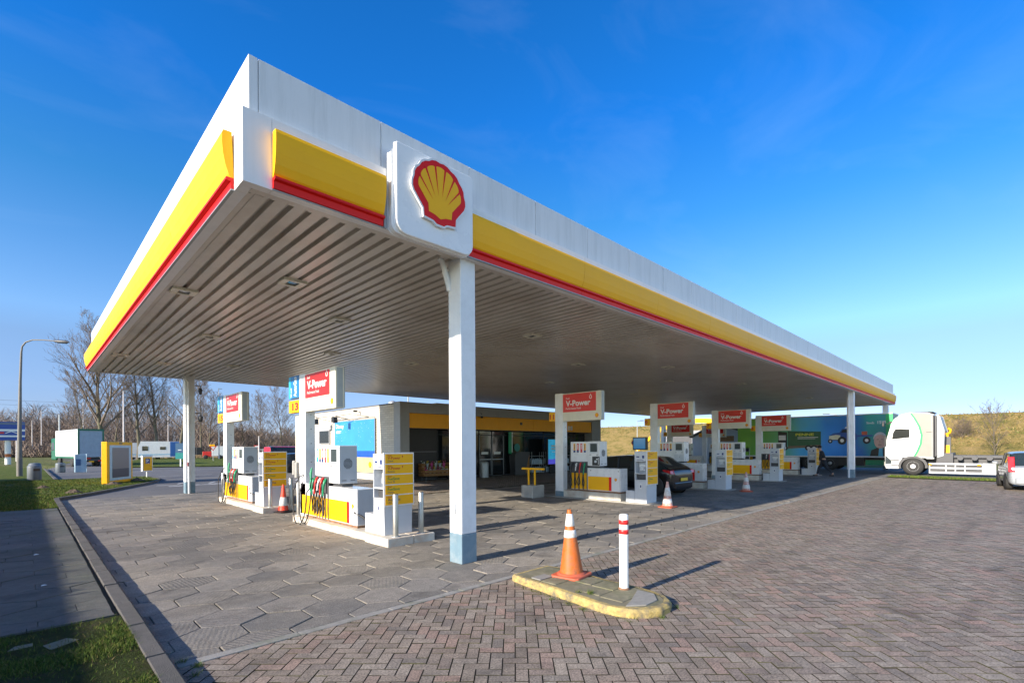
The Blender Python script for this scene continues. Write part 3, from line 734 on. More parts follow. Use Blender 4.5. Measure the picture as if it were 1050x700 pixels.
# ================================================================== FORECOURT EQUIPMENT
EPS = .004
def make_pump(name, label, loc, ext=0.0, hatch=False, group='fuel pumps under the canopy', loops=False):
    t = thing(name, label, 'fuel pump', loc, 0, group)
    D = .42; Lb = 1.31 if ext == 0 else 2.90
    BL = 2.05 if ext == 0 else 2.90
    # lower cabinet
    mb = MB(); mb.box(0, D, 0, 1.31 if ext == 0 else 2.90, .05, .80); mb.box(.03, D - .03, 1.31, 2.06, .05, .80) if ext == 0 else None
    mb.build('base_cabinet', whitec, t, bevel=.012)
    mb = MB(); mb.box(.02, D - .02, .02, BL - .02, 0, .05); mb.build('plinth_frame', rust, t)
    mb = MB(); y0 = .44; y1 = 1.28 if ext == 0 else 2.78
    mb.box(-.003, 0, y0, y1, .07, .52, 0); mb.box(-.003, 0, y0 - .10, y0 - .002, .07, .52, 1)
    if ext == 0: mb.box(D, D + .003, y0, y1, .07, .52, 0); mb.box(D, D + .003, y0 - .10, y0 - .002, .07, .52, 1)
    mb.build('colour_panel', [yellow, red], t)
    mb = MB(); emblem(mb, (0, .18, .44), -Y_, Z_, -X_, .05, 0, 1); mb.box(-.003, 0, .06, .085, .70, .725, 2); mb.box(-.003, 0, 1.15, 1.18, .70, .73, 2); mb.build('emblem', [red, yellow, darkgrey], t)
    if ext:
        mb = MB(); mb.box(.02, D - .02, -.003, -.001, .07, .78); mb.build('grey_end', pumpgrey, t)  # thin grey sheet makes the end face darker than the white cabinet
    mb = MB(); mb.box(-.0015, 0, .02, .024, .06, .79); mb.box(.02, D - .02, -.0015, 0, .70, .703); mb.build('door_joint', darkgrey, t)
    # upper cabinet
    ct = 1.31 if ext else 1.27
    mb = MB(); mb.box(.10, .34, .85, 2.0, .80, .87); mb.build('neck', darkgrey, t)
    mb = MB(); mb.box(0, D, .79, 1.30, .87, 1.70); mb.box(.03, D - .02, 1.302, 2.05, 1.0, 1.695); up = mb.build('head_cabinet', whitec, t, bevel=.012)
    mb = MB(); mb.box(-.004, 0, .865, 1.215, 1.30, 1.66, 0); mb.box(-.006, -.004, .90, 1.18, 1.345, 1.62, 1)
    mb.build('display', [payfront, screen_m], up)
    mb = MB()
    for yy in (.86, .90, 1.15, 1.19): mb.box(-.006, 0, yy, yy + .022, 1.235, 1.26)
    mb.build('buttons', darkgrey, up)
    if hatch:
        mb = MB(); mb.box(-.004, 0, .80, 1.10, .89, 1.19, 0); mb.box(-.03, -.004, .92, .99, .98, 1.06, 1); mb.box(-.012, -.004, .84, .86, .92, 1.15, 2); mb.box(-.02, -.004, .88, .93, 1.08, 1.12, 2); mb.build('card_reader', [black, payfront, whitep], up)
    else:
        mb = MB(); mb.box(-.0035, 0, .83, 1.03, .92, 1.17, 0); mb.box(-.0035, 0, 1.05, 1.25, .92, 1.17, 0); mb.box(-.006, -.0035, 1.0, 1.02, 1.04, 1.07, 1); mb.build('card_reader', [payfront, black], up)
    if ext:
        mb = MB(); mb.box(.015, D - .015, .787, .789, .885, 1.685); mb.build('grey_end', pumpgrey, up)
    # side face of the head: perforated oval and slots
    mb = MB()
    for r_ in range(9):
        zz = 1.20 + r_ * .026; hw = .105 * math.sqrt(max(0, 1 - ((r_ - 4) / 4.6) ** 2)); n = int(hw * 2 / .021)
        for q in range(n):
            xx = .20 - hw + (q + .5) * 2 * hw / n; mb.box(xx - .0075, xx + .0075, .784, .787, zz - .0095, zz + .0095)
    mb.build('vent_grille', darkgrey, up)
    for xx in (.06, .26):
        mb = MB()
        for q in range(5): mb.box(xx + q * .022, xx + q * .022 + .013, .784, .787, .93, .95)
        mb.build('vent_slots', darkgrey, up)
    # grade labels
    mb = MB(); ls = [(1.39, 0, 1), (1.54, 2, 2), (1.69, 2, 1), (1.84, 0, 1)]
    if ext: ls = [(1.36, 0, 0), (1.50, 2, 2), (1.64, 2, 1), (1.78, 0, 1), (1.92, 3, 3)]
    for (yy, a, b) in ls:
        mb.box(.0265, .03, yy, yy + .08, 1.40, 1.63, a); mb.box(.0265, .03, yy, yy + .08, 1.32, 1.40, b)
        mb.box(.0255, .0265, yy + .028, yy + .052, 1.43, 1.60, 4 if a != 0 else 1)
    mb.build('grade_labels', [yellow, navy, redp, bluel, whitep], up)
    # nozzle bay
    zb = .10 if not ext else .55
    mb = MB(); mb.box(-.012, .025, 1.30, 2.05, .80, 1.0, 0)
    mb.box(-.012, -.002, 1.30, 2.05, .62, .80, 0)
    if ext:
        for k in range(5): mb.box(-.014, -.004, 1.30 + k * .15, 1.335 + k * .15, .06, .62, 0)
    else:
        for k in range(5): mb.box(-.006, .028, 1.30 + k * .178, 1.335 + k * .178, .06, .62, 0)
        mb.box(.018, .026, 1.30, 2.05, .07, .62, 1)
    bay = mb.build('nozzle_bay', [darkgrey, yellow], t)
    cols = [greenp, redp, whitep, black] if not ext else [greenp, redp, whitep, redp, greenp]
    n = len(cols)
    for k in range(n):
        yy = 1.385 + k * (.175 if not ext else .148)
        mb = MB(); zt = .86 + .02 * (k % 2)
        # spout holstered upwards, hand grip slanting out and down
        mb.tube([(-.02, yy, zt + .10), (-.05, yy, zt + .05), (-.085, yy + .01, zt - .05), (-.095, yy + .015, zt - .17)], [.02, .032, .03, .022], 10, 0)
        mb.tube([(-.055, yy, zt + .03), (-.13, yy + .005, zt - .02), (-.135, yy + .015, zt - .12), (-.10, yy + .018, zt - .165)], .010, 6, 1)
        mb.box(-.075, -.045, yy - .022, yy + .022, zt - .015, zt + .075, 0)
        nz = mb.build('nozzle', [cols[k], black], bay, bevel=0)
        mb = MB(); dz = .18 + .03 * ((k * 2) % 3); sl = .10 + .05 * (k % 2)
        P0 = Vector((-.095, yy + .015, zt - .17)); P3 = Vector((-.02, yy + .09, .64))
        mb.tube([P0, (-.10, yy + .012, .50), (-.085, yy - .01, .30), (-.07, yy + .02, dz), (-.06, yy + sl * .6, dz - .05 if dz - .05 > .05 else .06), (-.05, yy + sl, dz + .06), (-.04, yy + sl + .01, .35), (-.03, yy + .09, .55), P3], .0125, 7)
        mb.build('hose', rubber, nz)
        if cols[k] in (redp, greenp):
            mb = MB(); mb.tube([P0 + Vector((0, 0, .02)), P0 + Vector((0, 0, -.11))], .02, 8); mb.build('hose_sleeve', cols[k], nz)
    if loops:
        # gas filling hose: hangs in wide loops beside the column, down onto the kerb
        mb = MB()
        for (ya, yb, zl, xo) in ((2.12, 2.92, -.17, -.16), (2.0, 2.62, -.12, -.12)):
            P = []
            for k in range(21):
                a = math.pi * k / 20; w = (yb - ya) / 2; c = (ya + yb) / 2
                zz = .62 - (0.62 - zl) * math.sin(a) ** .75
                P.append((xo - .05 * math.sin(a), c - w * math.cos(a), zz))
            mb.tube([(-.02, ya, .80)] + P + ([(-.06, yb - .12, .95), (-.03, yb - .3, 1.0)] if yb > 2.8 else [(-.05, yb - .02, .85)]), .0135, 7)
        mb.build('gas_hose', rubber, t)
        mb = MB(); mb.tube([(-.03, 2.14, 1.18), (-.06, 2.13, 1.05), (-.07, 2.10, .92)], [.018, .03, .02], 8, 0); mb.box(-.05, 0, 2.06, 2.22, .82, .95, 1); mb.tube([(-.05, 2.12, .95), (-.09, 2.1, .8), (-.07, 2.08, .55)], .022, 8, 2); mb.build('gas_nozzle', [greenp, darkgrey, greenp], t)
        mb = MB(); mb.tube([(-.01, .10, .32), (.06, -.10, .25), (.16, -.25, .12), (.2, -.4, .06)], .02, 7); mb.build('cable_duct', rubber, t)
    return t

def make_terminal(name, label, loc, H=1.60, rows=5, group='payment terminals with price boards'):
    t = thing(name, label, 'payment terminal', loc, 0, group)
    k = H / 1.6
    mb = MB(); mb.box(0, .60, 0, .42, 0, .72 * k); mb.box(.0, .60, 0, .42, .90 * k, .93 * k); mb.box(.0, .60, 0, .42, 1.30 * k, H)
    mb.box(.22, .60, 0, .42, .72 * k, 1.30 * k); mb.box(0, .22, 0, .03, .72 * k, 1.30 * k); mb.box(0, .22, .39, .42, .72 * k, 1.30 * k)
    b = mb.build('housing', payfront, t, bevel=.008)
    mb = MB(); mb.box(.10, .215, .032, .388, .725 * k, .895 * k); mb.build('receipt_slot', darkgrey, b)
    mb = MB(); mb.box(.12, .215, .12, .30, 1.0 * k, 1.12 * k, 0); mb.box(.15, .215, .08, .34, 1.12 * k, 1.20 * k, 1); mb.box(.205, .216, .06, .36, .95 * k, 1.28 * k, 2)
    mb.tube([(.14, .14, 1.13 * k), (.10, .18, 1.06 * k), (.14, .27, 1.03 * k)], .012, 6, 1); mb.build('card_reader', [payfront, whitep, pumpgrey], b)
    mb = MB(); mb.box(-.002, 0, .10, .33, 1.335 * k, 1.35 * k); mb.build('marking_strip', inkdark, b)
    mb = MB()
    mb.box(-.003, 0, .25, .35, 1.42 * k, 1.455 * k, 0); mb.build('card_pictogram', navy, b)
    mb = MB(); mb.box(-.003, 0, .08, .15, 1.39 * k, 1.48 * k, 0); mb.build('note_pictogram', navy, b)
    mb = MB(); mb.box(-.0025, 0, .17, .24, .44 * k, .60 * k, 1); mb.box(-.004, -.0025, .185, .225, .48 * k, .56 * k, 0); mb.build('sticker', [navy, whitep], b)
    mb = MB(); mb.box(.0, .50, .425, .74, 0, .37); mb.build('side_cabinet', payfront, t, bevel=.01)
    # price board on the -Y face
    z0, z1 = .56 * k + .0, H + .02; 
    mb = MB(); mb.box(-.03, .63, -.035, -.002, z0, z1); pb = mb.build('price_board', whitec, t, bevel=.006)
    names = [('V-Power', 'Diesel', 0), ('V-Power', 'Benzine', 0), ('FuelSave', 'Euro 95', 1), ('FuelSave', 'Diesel', 1), ('AutoGas', 'LPG', 2)]
    if rows == 4: names = names[:4]
    hh = (z1 - z0 - .04) / rows
    for i, (a, s_, c_) in enumerate(names):
        zt = z1 - .02 - i * hh
        mb = MB(); mb.box(.0, .605, -.039, -.036, zt - hh + .012, zt - .006, 0)
        mb.text('Shell', (.05, -.0405, zt - .05), X_, Z_, .045, 1, .006)
        mb.text(a, (.05, -.0405, zt - .105), X_, Z_, .075, 1 + c_, .012)
        mb.text(s_, (.05, -.0405, zt - .155), X_, Z_, .048, 3, .004)
        if c_ == 0: mb.lathe([(.012, 0), (.012, .001)], (.37, -.0415, zt - .045), 10, 1, 'y'); mb.box(.365, .375, -.041, -.040, zt - .08, zt - .05, 1)
        mb.build('price_row', [yellow, redink, greenink, inkdark], pb)
    return t

def make_totem(name, label, loc, num, base_z=0.0, gas=False, foot=False, H=3.70, group='brand signs over the pumps'):
    """origin = near corner of the post at ground; post extends +Y; sign panel extends -Y"""
    t = thing(name, label, 'brand sign', loc, 0, group)
    w = .36; D = .24
    mb = MB(); mb.box(0, D, 0, w, .0 if not foot else .18, H); 
    p = mb.build('post', colwhite, t, bevel=.01)
    if foot:
        mb = MB(); mb.box(-.003, D + .003, -.003, w + .003, 0, .18); mb.build('painted_foot', greyfoot, p)
    mb = MB()
    for zz in (.9, 1.3, 1.75, 2.1, 2.45): mb.box(.13, .15, -.0015, 0, zz, zz + .02)
    mb.build('bolt_heads', darkgrey, p)
    z0, z1 = H - 1.0 if not gas else H - .93, H - .02
    Ls = 1.64
    mb = MB(); mb.box(-.005, .20, -Ls, -.003, z0, z1); s_ = mb.build('sign_box', cream, t, bevel=.012)
    mb = MB(); mb.box(.03, .165, -Ls - .004, -Ls, z0 + .02, z1 - .02); mb.box(.205, .23, -Ls + .03, -.03, z0 + .02, z1 - .01); mb.build('end_cap', greymetal, s_)
    for side in (-1, 1):
        xo = -.0075 if side < 0 else .2025; ux = -Y_ if side < 0 else Y_; nx = Vector((side, 0, 0))
        y_hi = -.02; y_lo = -1.44 if not gas else -1.36
        ystart = y_hi if side < 0 else y_lo
        mb = MB(); mb.box(xo - .0015, xo + .0015, y_lo, y_hi, z0 + .32, z1 - .03, 0)
        e = side * .0035
        mb.text('Shell', (xo + e, ystart - side * -.13 if side < 0 else ystart + .13, z0 + .77), ux, Z_, .09, 1, .004)
        mb.text('V-Power', (xo + e, ystart - .13 if side < 0 else ystart + .13, z0 + .53), ux, Z_, .27, 1, .03, width=1.06)
        mb.text('Performance Fuels', (xo + e, ystart - .13 if side < 0 else ystart + .13, z0 + .41), ux, Z_, .098, 1, .006, width=.66)
        # small ring and drop mark
        cyy = (ystart - 1.20) if side < 0 else (ystart + 1.20)
        ringp = []
        for k in range(20):
            a0, a1 = 2 * math.pi * k / 20, 2 * math.pi * (k + 1) / 20
            o = Vector((xo + e, cyy, z0 + .79))
            mb.add([o + ux * .055 * math.cos(a0) + Z_ * .065 * math.sin(a0), o + ux * .055 * math.cos(a1) + Z_ * .065 * math.sin(a1), o + ux * .033 * math.cos(a1) + Z_ * .043 * math.sin(a1), o + ux * .033 * math.cos(a0) + Z_ * .043 * math.sin(a0)], [(0, 1, 2, 3)], 1)
        mb.quad(Vector((xo + e, cyy, z0 + .86)) - ux * .015, ux, Z_, .03, .035, 1)
        mb.build('red_face', [redsign, whitep], s_)
        mb = MB(); emblem(mb, (-.0055 if side < 0 else .2005, -Ls + .17 if side < 0 else -Ls + .17, z0 + .16), ux, Z_, nx, .072, 0, 1); mb.build('emblem', [red, yellow], s_)
    if gas:
        mb = MB(); mb.box(.0, .14, w + .01, w + .66, H - .55, H - .0, 0); mb.box(-.002, 0, w + .53, w + .66, H - .55, H, 1)
        mb.text('Shell', (-.004, w + .46, H - .52), Z_, Y_, .13, 2, .008); mb.text('AutoGas', (-.004, w + .12, H - .51), Z_, Y_, .24, 2, .02, width=.46) if False else mb.text('AutoGas', (-.004, w + .16, H - .52), Z_, Y_, .26, 2, .02, width=.49)
        mb.build('gas_tab', [blue, bluel, whitep], t, bevel=0)
        mb = MB(); mb.box(0, .14, w + .01, w + .66, H - .91, H - .61, 0); mb.text(num, (-.003, w + .45, H - .85), -Y_, Z_, .25, 1, .045, width=.40); mb.build('number_tab', [yellow, redink], t)
    else:
        mb = MB(); mb.box(0, .12, w + .003, w + .28, H - .97, H - .65, 0); mb.text(num, (-.003, w + .25, H - .90), -Y_, Z_, .23, 1, .04, width=.2 if len(num) > 1 else .13); mb.build('number_tab', [yellow, redink], t)
    return t

def make_island(loc, label, y1, w=.8, h=.15, pad=True, m=concw, padx=(0.0, .95), pady=(-.2, .65)):
    t = thing('pump_island', label, 'kerb island', loc, 0, 'kerbed islands the pumps stand on')
    mb = MB(); mb.prism(rrect(-.02, w, .66 if pad else .0, y1, .06, .06), 'z', -.02, h)
    mb.build('island_kerb', m, t, bevel=.012)
    if pad:
        mb = MB(); a, b = padx; c = (a + b) / 2; mb.box(a - .08, c - .004, pady[0], pady[1], -.02, h + .003); mb.box(c + .004, b, pady[0], pady[1], -.02, h + .003); mb.build('pad', m, t, bevel=.015)
    return t

def steel_bollard(loc, label, h=.80, r=.052):
    t = thing('steel_bollard', label, 'bollard', loc, 0, 'round steel bollards guarding the terminals')
    mb = MB(); mb.lathe([(r, 0), (r, h - .015), (r - .008, h), (0, h + .002)], n=18); mb.build('tube', steel, t)
    mb = MB(); mb.lathe([(r + .03, 0), (r + .03, .008), (r + .001, .009)], n=18); mb.build('base_flange', galv, t)
    return t

# --- island 13 (near) and 15 (behind it)
for (yo, num, gd) in ((0, '13', 'nearest'), (6.55, '15', 'far left')):
    near = yo == 0
    make_island((4.70, 8.05 + yo, 0), 'white kerb island under pump %s, the %s one' % (num, 'near' if near else 'far left'), 4.42)
    make_pump('fuel_pump', ('white pump under sign 13 with gas hose loops and five nozzles' if near else 'small far white pump under sign 15 with tangled hoses'), (4.80, 9.35 + yo, .15), ext=1, loops=True)
    make_terminal('payment_terminal', ('silver payment terminal with five yellow price rows between steel bollards, nearest one' if near else 'far left payment terminal with yellow price rows beside the red and white cone'), (4.76, 8.20 + yo, .153), H=1.53, rows=5)
    make_totem('brand_sign', ('cream and red V-Power sign on post with blue AutoGas tab and number 13' if near else 'smaller far V-Power sign on post with blue AutoGas tab and number 15'), (4.80, 11.93 + yo, .15), num, gas=True, H=3.45)
    steel_bollard((4.86, 7.98 + yo, .153), ('steel bollard at the near left corner of the nearest payment terminal' if near else 'steel bollard in front of the far left payment terminal'), .79)
    steel_bollard((5.42, 7.98 + yo, .153), ('steel bollard at the right corner of the nearest payment terminal' if near else 'steel bollard right of the far left payment terminal, behind the cone'), .79)
    steel_bollard((4.80, 12.36 + yo, .15), ('steel bollard at the left end of island 13 beside the looped hose' if near else 'steel bollard at the left end of island 15 inside the hose loop'), .82)
# --- front row 11, 9, 7, 5
XS = [13.60, 19.95, 26.45, 33.05]; NUM = ['11', '9', '7', '5']
desc = ['nearest of the right-hand row', 'beside the black car', 'third of the right-hand row', 'farthest of the front row']
p11 = None
for i, (x, num) in enumerate(zip(XS, NUM)):
    yp = 7.8 if i == 0 else 7.93; yc = 11.15 if i == 0 else 10.95
    t = thing('pump_island', 'raised whitewashed concrete island under pump %s %s' % (num, ['with rust streaks', 'behind the black car', 'third along', 'at the far end'][i]), 'kerb island', (x - .02, 8.0, 0), 0, 'kerbed islands the pumps stand on')
    mb = MB(); mb.box(.04, .46, yp + .95 - 8.0 + .04, yc + .4 - 8.0, 0, .26); mb.build('island_kerb', concw, t, bevel=.01)
    mb = MB(); mb.prism(rrect(-.12, .75, yp - 8.12, yc - 8.0 + .9, .1, .1), 'z', -.02, .028); mb.build('pad', concrete, t, bevel=.008)
    make_pump('fuel_pump', 'white pump with four nozzles under sign %s, %s' % (num, desc[i]), (x, yp + .98, .27), hatch=(i == 0))
    make_terminal('payment_terminal', 'payment terminal in front of pump %s, ' % num + ['four yellow price rows, left of the faded cone', 'by the farther faded cone', 'third of the right-hand row', 'by the walking person'][i], (x - .02, yp + .03, .028), H=1.60, rows=4)
    make_totem('brand_sign', 'cream and red V-Power sign with small number %s tab on white post' % num, (x, yc, .028), num, foot=True, H=3.66)
# second row, seen far behind
for k, (x, y, num) in enumerate(((34.5, 17.8, '6'), (41.0, 18.0, '4'))):
    t = thing('pump_island', 'concrete island of the rear row deep in the shade, %s' % ['nearer one', 'farther one'][k], 'kerb island', (x, y - 3, 0), 0, 'kerbed islands the pumps stand on')
    mb = MB(); mb.box(.04, .46, 0, 3.6, 0, .26); mb.build('island_kerb', concw, t, bevel=.01)
    make_pump('fuel_pump', 'white pump of the rear row deep under the canopy, %s' % ['nearer one', 'farther one'][k], (x, y - 2.3, .26))
    make_totem('brand_sign', 'shaded V-Power sign of the rear row, %s' % ['nearer one', 'farther one'][k], (x, y, 0), num, H=3.5)
    make_terminal('payment_terminal', 'shaded payment terminal of the rear row, %s' % ['nearer one', 'farther one'][k], (x, y - 3.5, 0), rows=4)
# small video screen on a post beside pump 9
t = thing('video_screen', 'small blue video screen in a black case on a post behind the near terminal', 'screen', (20.5, 12.1, 0))
mb = MB(); mb.box(0, .10, 0, .10, 0, 1.55); mb.build('post', darkgrey, t)
mb = MB(); mb.box(-.04, .12, -.30, .42, 1.62, 2.22); mb.build('case', black, t, bevel=.01)
scr = mat('lit_blue_screen', (.02, .12, .25), .15, emis=(.02, .10, .22), emis_s=.5)
mb = MB(); mb.box(-.045, -.041, -.25, .37, 1.67, 2.17); mb.build('display', scr, t)

# --- traffic island
isl = thing('traffic_island', 'small kerbed traffic island with worn yellow paint on its edge', 'traffic island', (4.85, 3.6, 0))
out = [(4.66, 4.72), (4.60, 4.50), (4.56, 4.15), (4.50, 3.75), (4.455, 3.4), (4.42, 3.12), (4.43, 2.92), (4.50, 2.76), (4.62, 2.65), (4.78, 2.58), (4.95, 2.58), (5.10, 2.64), (5.22, 2.76), (5.29, 2.92), (5.32, 3.2), (5.34, 3.6), (5.38, 4.1), (5.40, 4.5), (5.38, 4.72)]
def inset(pts, d):
    c = (4.90, 3.65); r = []
    for (x, y) in pts:
        dx, dy = x - c[0], y - c[1]
        sx = max(0, 1 - d / max(abs(dx), .45)); sy = max(0, 1 - d / max(abs(dy), .9))
        r.append((c[0] + dx * sx, c[1] + dy * sy))
    return r
def loc2(p): return [(x - 4.85, y - 3.6) for x, y in p]
o1 = loc2(out); o2 = loc2(inset(out, .02)); o3 = loc2(inset(out, .075))
n = len(out); mb = MB(); vs = []
for (pp, z) in ((o1, -.03), (o1, .055), (o2, .088), (o3, .091)): vs += [(x, y, z + rnd.uniform(-.004, .004) * (z > 0)) for x, y in pp]
fs = []; mi = []
for l in range(3):
    for i in range(n): fs.append((l * n + i, l * n + (i + 1) % n, (l + 1) * n + (i + 1) % n, (l + 1) * n + i))
mb.add(vs, fs); 
mb.build('painted_kerb', paintyel, isl, bevel=.01)
mb = MB(); vs = [(x, y, .087) for x, y in o3]; mb.add(vs, [tuple(range(n))]); mb.build('fill', slabm, isl, fix=False)
mb = MB()
for (x0, x1, y0, y1) in ((4.66, 4.93, 3.30, 3.60), (4.94, 5.2, 3.30, 3.62), (4.64, 4.92, 2.98, 3.28), (4.66, 4.94, 3.95, 4.2), (4.95, 5.22, 3.63, 3.92)):
    mb.box(x0 - 4.85, x1 - 4.86, y0 - 3.6, y1 - 3.61, .07, .097 + rnd.uniform(-.003, .003))
mb.build('top_slab', slabm, isl, bevel=.006)
mb = MB(); mb.prism([(-.30, -.72), (-.12, -.86), (.12, -.86), (.30, -.72), (.30, -.50), (-.1, -.66)], 'z', .07, .099); mb.build('mortar_patch', slabl, isl, bevel=.004)
mb = MB(); mb.box(-.17, .08, .62, .78, .07, .100); mb.build('mortar_patch', slabl, isl, bevel=.004)

# --- cones
def make_cone(label, loc, H=.80, rb=.15, mats=(orange, conew, orangebase), base=.23, bands=((.52, .66), (.74, .92)), style=0, rz=0.0):
    t = thing('traffic_cone', label, 'traffic cone', loc, rz, 'traffic cones')
    mb = MB(); q = base
    mb.prism([(-q + .04, -q), (q - .04, -q), (q, -q + .04), (q, q - .04), (q - .04, q), (-q + .04, q), (-q, q - .04), (-q, -q + .04)], 'z', 0, .035)
    mb.lathe([(rb + .035, .035), (rb + .02, .055), (rb + .004, .06)], n=24)
    mb.build('base', mats[2], t, bevel=.012)
    def rad(f): return rb + (.028 - rb) * f
    mb = MB(); prof = []; 
    for k in range(0, 21):
        f = k / 20; prof.append((rad(f) + (.004 if k % 2 == 0 else 0) * (1 - f) * .3, .04 + (H - .04) * f))
    mb.lathe(prof, n=28); cn = mb.build('cone', mats[0], t)
    for a, b in bands:
        mb = MB(); mb.lathe([(rad(a) + .001, .04 + (H - .04) * a), (rad(a) + .005, .04 + (H - .04) * (a + .004)), (rad(b) + .005, .04 + (H - .04) * (b - .004)), (rad(b) + .001, .04 + (H - .04) * b)], n=28); mb.build('reflective_sleeve', mats[1], cn)
    return t
cone = make_cone('tall worn orange cone with ragged white tip on the yellow-edged island', (5.13, 4.07, .09), H=.88, rb=.155, base=.21, bands=((.57, .685), (.745, .935)), rz=.08)
cone.rotation_euler = (R(-.6), R(-2.2), .12)
make_cone('faded pink and white cone beside the nearest terminal of the right-hand row', (13.35, 7.02, .0), H=.76, rb=.15, mats=(conepink, conew, orangebase), base=.22, bands=((.12, .30), (.42, .75)))
make_cone('faded cone standing beside the second terminal of the right-hand row', (20.0, 7.2, .0), H=.76, rb=.15, mats=(conepink, conew, orangebase), base=.22, bands=((.12, .32), (.50, .72)), rz=.5)
conered = mat('cone_bright_red', (.78, .06, .02), .45); 
make_cone('red and white cone with black base beside the far left terminal', (5.15, 14.35, .0), H=.78, rb=.13, mats=(conered, conew, black), base=.22, bands=((.20, .52),), rz=.3)
# --- striped bollard
t = thing('striped_bollard', 'white round bollard with two red rings on the yellow-edged island', 'bollard', (5.10, 3.25, .09))
mb = MB(); mb.lathe([(.055, 0), (.055, .87), (.050, .89), (.036, .897), (0, .899)], n=28); p = mb.build('post', bollw, t)
mb = MB()
for a, b in ((.775, .83), (.66, .715)): mb.lathe([(.0553, a), (.057, a + .001), (.057, b - .001), (.0553, b)], n=28)
mb.build('red_ring', bollr, p)
mb = MB(); mb.lathe([(.07, 0), (.066, .012), (.0555, .02)], n=24); mb.build('base_collar', rust, t)
# --- yellow height bar on concrete block
t = thing('wash_barrier', 'yellow T-shaped steel bar standing on a grey concrete block', 'barrier', (12.55, 11.66, 0))
mb = MB(); mb.box(0, .62, 0, .56, 0, .44); mb.build('concrete_block', concrete, t, bevel=.02)
mb = MB(); mb.tube([(.25, .12, .44), (.25, .12, .98)], .035, 10); mb.tube([(.25, .42, .44), (.25, .42, .98)], .035, 10); mb.build('post', yellow, t)
mb = MB(); mb.box(.19, .31, -.30, .72, .98, 1.05); mb.build('cross_bar', yellow, t, bevel=.012)
mb = MB(); 
# ================================================================== SHOP
shop = thing('station_shop', 'low cream brick shop with grey portal frame, orange-yellow band and dark glass front', 'building', (13.7, 22, 0))
class SB(MB):
    def build(s, *a, **k):
        s.v = [(v[0] - 13.7, v[1] - 22, v[2]) for v in s.v]
        return MB.build(s, *a, **k)
sx0, sx1, sy0, sy1, sz = 13.7, 31.4, 22.0, 35.9, 4.08
mb = SB(); mb.box(sx0 + .04, sx0 + .30, sy0 + .62, sy1, 0, sz); w1 = mb.build('brick_wall', brickwall, shop)
mb = SB(); mb.box(sx0 + .30, sx1 - .3, sy1 - .26, sy1, 0, sz); mb.box(sx1 - .3, sx1 - .02, sy0 + .62, sy1, 0, sz); mb.build('rear_wall', brickwall, shop)
mb = SB(); mb.box(sx0 + .02, sx0 + .32, sy0 + .63, sy1 + .02, sz, sz + .06); mb.box(sx0 + .32, sx1, sy0 + .63, sy1 + .02, sz, sz + .05); mb.build('roof', roofm, shop)
# portal frame
mb = SB(); mb.box(sx0, sx0 + .56, sy0, sy0 + .62, 0, 4.18); mb.box(sx1 - 1.13, sx1, sy0, sy0 + .62, 0, 4.18); mb.box(sx0 + .562, sx1 - 1.132, sy0 + .004, sy0 + .62, 3.62, 4.178)
pf = mb.build('portal_frame', portalg, shop, bevel=.01)
mb = SB(); x = sx0 + .57
while x < sx1 - 1.2:
    x2 = min(x + 3.2, sx1 - 1.14); mb.box(x + .005, x2 - .005, sy0 + .06, sy0 + .30, 2.83, 3.61); x = x2
mb.build('yellow_fascia', yshop, shop, bevel=.006)
mb = SB(); mb.box(sx0 + .57, sx1 - 1.14, sy0 + .12, sy0 + 1.3, 2.80, 2.83); mb.box(sx0 + .57, sx1 - 1.14, sy0 + .7, sy0 + 3, 3.0, 3.05); mb.build('ceiling', darkgrey, shop)
mb = SB(); mb.box(sx0 + .3, sx1 - .3, sy0 + .62, sy1 - .26, .01, .05); mb.build('shop_floor', darkgrey, shop)
YG = 22.62
mb = SB(); mb.box(14.27, 16.45, YG, YG + .08, .35, 2.80); mb.box(14.27, 16.45, YG + .01, YG + .07, 0, .34); cl = mb.build('cladding_panel', clad, shop, bevel=.004)
mb = SB(); mb.box(14.3, 16.42, YG - .012, YG, 1.55, 1.57); mb.box(14.36, 14.42, YG - .03, YG, 1.9, 1.98); mb.build('trim', portalg, cl)
glx = [16.5, 18.4, 19.6, 20.65, 21.7, 23.6, 25.5, 27.4, 29.0, 30.24]
for i in range(len(glx) - 1):
    a, b = glx[i], glx[i + 1]; door = i in (2, 3)
    mb = SB(); mb.box(a + .04, b - .04, YG + .03, YG + .045, .12, 2.76); g_ = mb.build('sliding_door' if door else 'window_pane', glass_m, shop)
    if door:
        mb = SB(); mb.box(a + .03, a + .07, YG + .02, YG + .06, .02, 2.5); mb.box(b - .07, b - .03, YG + .02, YG + .06, .02, 2.5); mb.box(a + .072, b - .072, YG + .021, YG + .059, 1.0, 1.06); mb.box(a + .2, a + .75, YG + .018, YG + .028, 1.35, 1.5, 1); mb.build('door_frame', [greymetal, whitep], g_)
    mb = SB(); mb.box(a - .03, a + .03, YG, YG + .09, 0, 2.79); mb.box(a + .03, b - .03, YG + .005, YG + .085, 2.5, 2.55); mb.build('mullion', black, shop)
mb = SB(); mb.lathe([(0, -.12), (.07, -.10), (.09, -.02), (.06, 0)], (19.2, 21.9, 3.62)); mb.tube([(19.2, 21.9, 3.75), (19.2, 22.0, 3.8)], .02, 6); mb.build('camera', black, shop)
mb = SB(); mb.box(22.6, 22.75, 22.0, 22.06, 3.2, 3.36); mb.build('camera', darkgrey, shop)
mb = SB(); mb.box(27.45, 27.6, 21.99, 22.06, 2.95, 3.25); mb.box(27.75, 27.9, 21.99, 22.06, 2.95, 3.25); mb.build('wall_lamp', whitep, shop)
